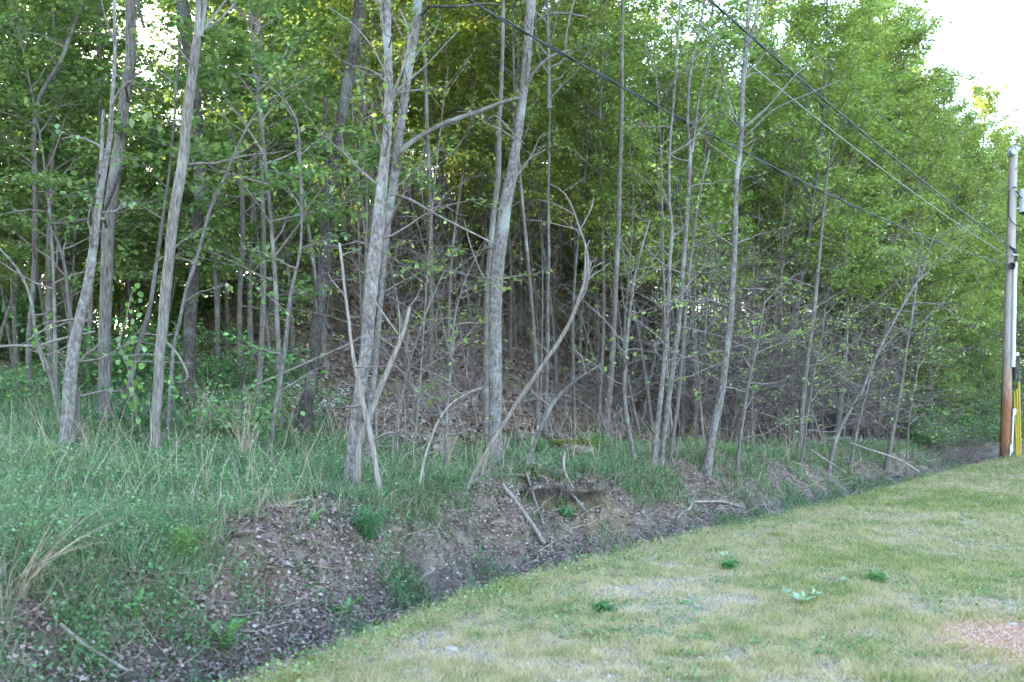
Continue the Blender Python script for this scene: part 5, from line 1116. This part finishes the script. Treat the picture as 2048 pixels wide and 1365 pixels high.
# overhanging root mat over the hollow
rp = hit(1110, 965); rm = thing('root_mat', rp, 'overhanging mat of soil and dangling roots above the dark hollow in the bank', 'roots')
nx_, ny_ = 46, 9
lipx = np.linspace(1024, 1232, nx_); LP = np.array([hit(x, 966 + 5 * sin(x * .05)) for x in lipx])
LP[1:-1] = (LP[:-2] + 2 * LP[1:-1] + LP[2:]) / 4; LP[1:-1] = (LP[:-2] + 2 * LP[1:-1] + LP[2:]) / 4
top_ = []; bot_ = []
for i in range(nx_):
    reach = .17 + .16 * float(vnoise(lipx[i] * .035, 3.3)) + .07 * float(vnoise(lipx[i] * .16, 8.3)); reach *= min(1, 5 * min(i, nx_ - 1 - i) / nx_ + .15)
    for j in range(ny_):
        f_ = j / (ny_ - 1); q = LP[i] + np.array([0, .30 - (.30 + reach) * f_, 0]); q[2] = LP[i][2] + .035 - .07 * f_ ** 2 + .05 * (float(vnoise(q[0] * 9, q[1] * 9)) - .5)
        th_k = .03 + .13 * (1 - f_) + .05 * float(vnoise(q[0] * 12 + 5, q[1] * 12)); top_.append(q - rp); bot_.append(q - rp - [0, 0, th_k])
V = np.array(top_ + bot_); nn_ = nx_ * ny_; Q = []
for i in range(nx_ - 1):
    for j in range(ny_ - 1):
        a_ = i * ny_ + j; Q.append([a_, a_ + 1, a_ + ny_ + 1, a_ + ny_]); Q.append([nn_ + a_ + ny_, nn_ + a_ + ny_ + 1, nn_ + a_ + 1, nn_ + a_])
for i in range(nx_ - 1):
    a_ = i * ny_ + ny_ - 1; Q.append([a_, nn_ + a_, nn_ + a_ + ny_, a_ + ny_])
mesh_np('soil_crust', V, np.array(Q), M['bank'], True, {'v_clay': np.zeros(len(V))}, rm)
T = Tubes(); fr = np.array(bot_)[ny_ - 1::ny_]; G_ = []
for i in range(900):
    k_ = rs.randint(1, nx_ - 1); dn = float(vnoise(lipx[k_] * .09, 5.5))
    if rs.rand() > sstep(.25, .7, dn) + .12: continue
    p0 = fr[k_] + np.array([rs.normal(0, .03), rs.uniform(-.01, .16), rs.uniform(-.01, .03)]); L = rs.uniform(.03, .10) + .26 * rs.rand() * dn
    T.add(wander(p0, [rs.normal(0, .5), rs.normal(-.05, .3), -1], L, 5, .22, -.12), np.linspace(rs.choice([.0022, .003, .006]), .001, 6), 3)
for i in range(900):
    k_ = rs.randint(1, nx_ - 1); j_ = rs.randint(1, ny_); p0 = np.array(top_)[k_ * ny_ + j_]; G_.append(p0 + [rs.normal(0, .02), rs.normal(0, .02), .005])
lv = leaf_quads(np.array(G_), 2, .042, .02, .3, .6, 0, .3); mesh_np('caught_leaves', lv[0], lv[1], M['litter'], False, {'f_rnd': lv[2]}, rm)['kind'] = 'stuff'
T.mesh('hanging_roots', M['bark_dead'], rm)['kind'] = 'stuff'
# dry grass tufts arching at left, dead stalks
def arc_grass(label, x, y, n_, L, lean):
    p = hit(x, y); t = thing('dry_grass_tuft', p, label, 'dry grass'); T = Tubes()
    for i in range(n_):
        T.add(wander(rs.normal(0, .03, 3) * [1, 1, 0], [lean[0] + rs.normal(0, .15), rs.normal(0, .2), 1], L * rs.uniform(.5, 1.1), 8, .05, -.10), np.linspace(.003, .001, 9), 3)
    T.mesh('stalks', M['dry'], t)
arc_grass('arching tan dry grass stalks at the left edge of the bank', 32, 1190, 24, .85, (.55, 0))
arc_grass('pale dry grass tuft standing beneath the arching bare branch', 888, 935, 40, .7, (.02, 0))
arc_grass('tan dry stalks at the foot of the hooked bare pole', 955, 950, 30, .6, (.3, 0))
arc_grass('grey dry stalks in the grass right of the ridged leaning tree', 400, 880, 40, 1.0, (.1, 0))
arc_grass('thin dry stalks in the grass left of the twin trunk', 490, 930, 30, 1.1, (.05, 0))
arc_grass('tan dry grass tuft behind the bank near the slender sapling', 1572, 925, 26, .6, (.1, 0))
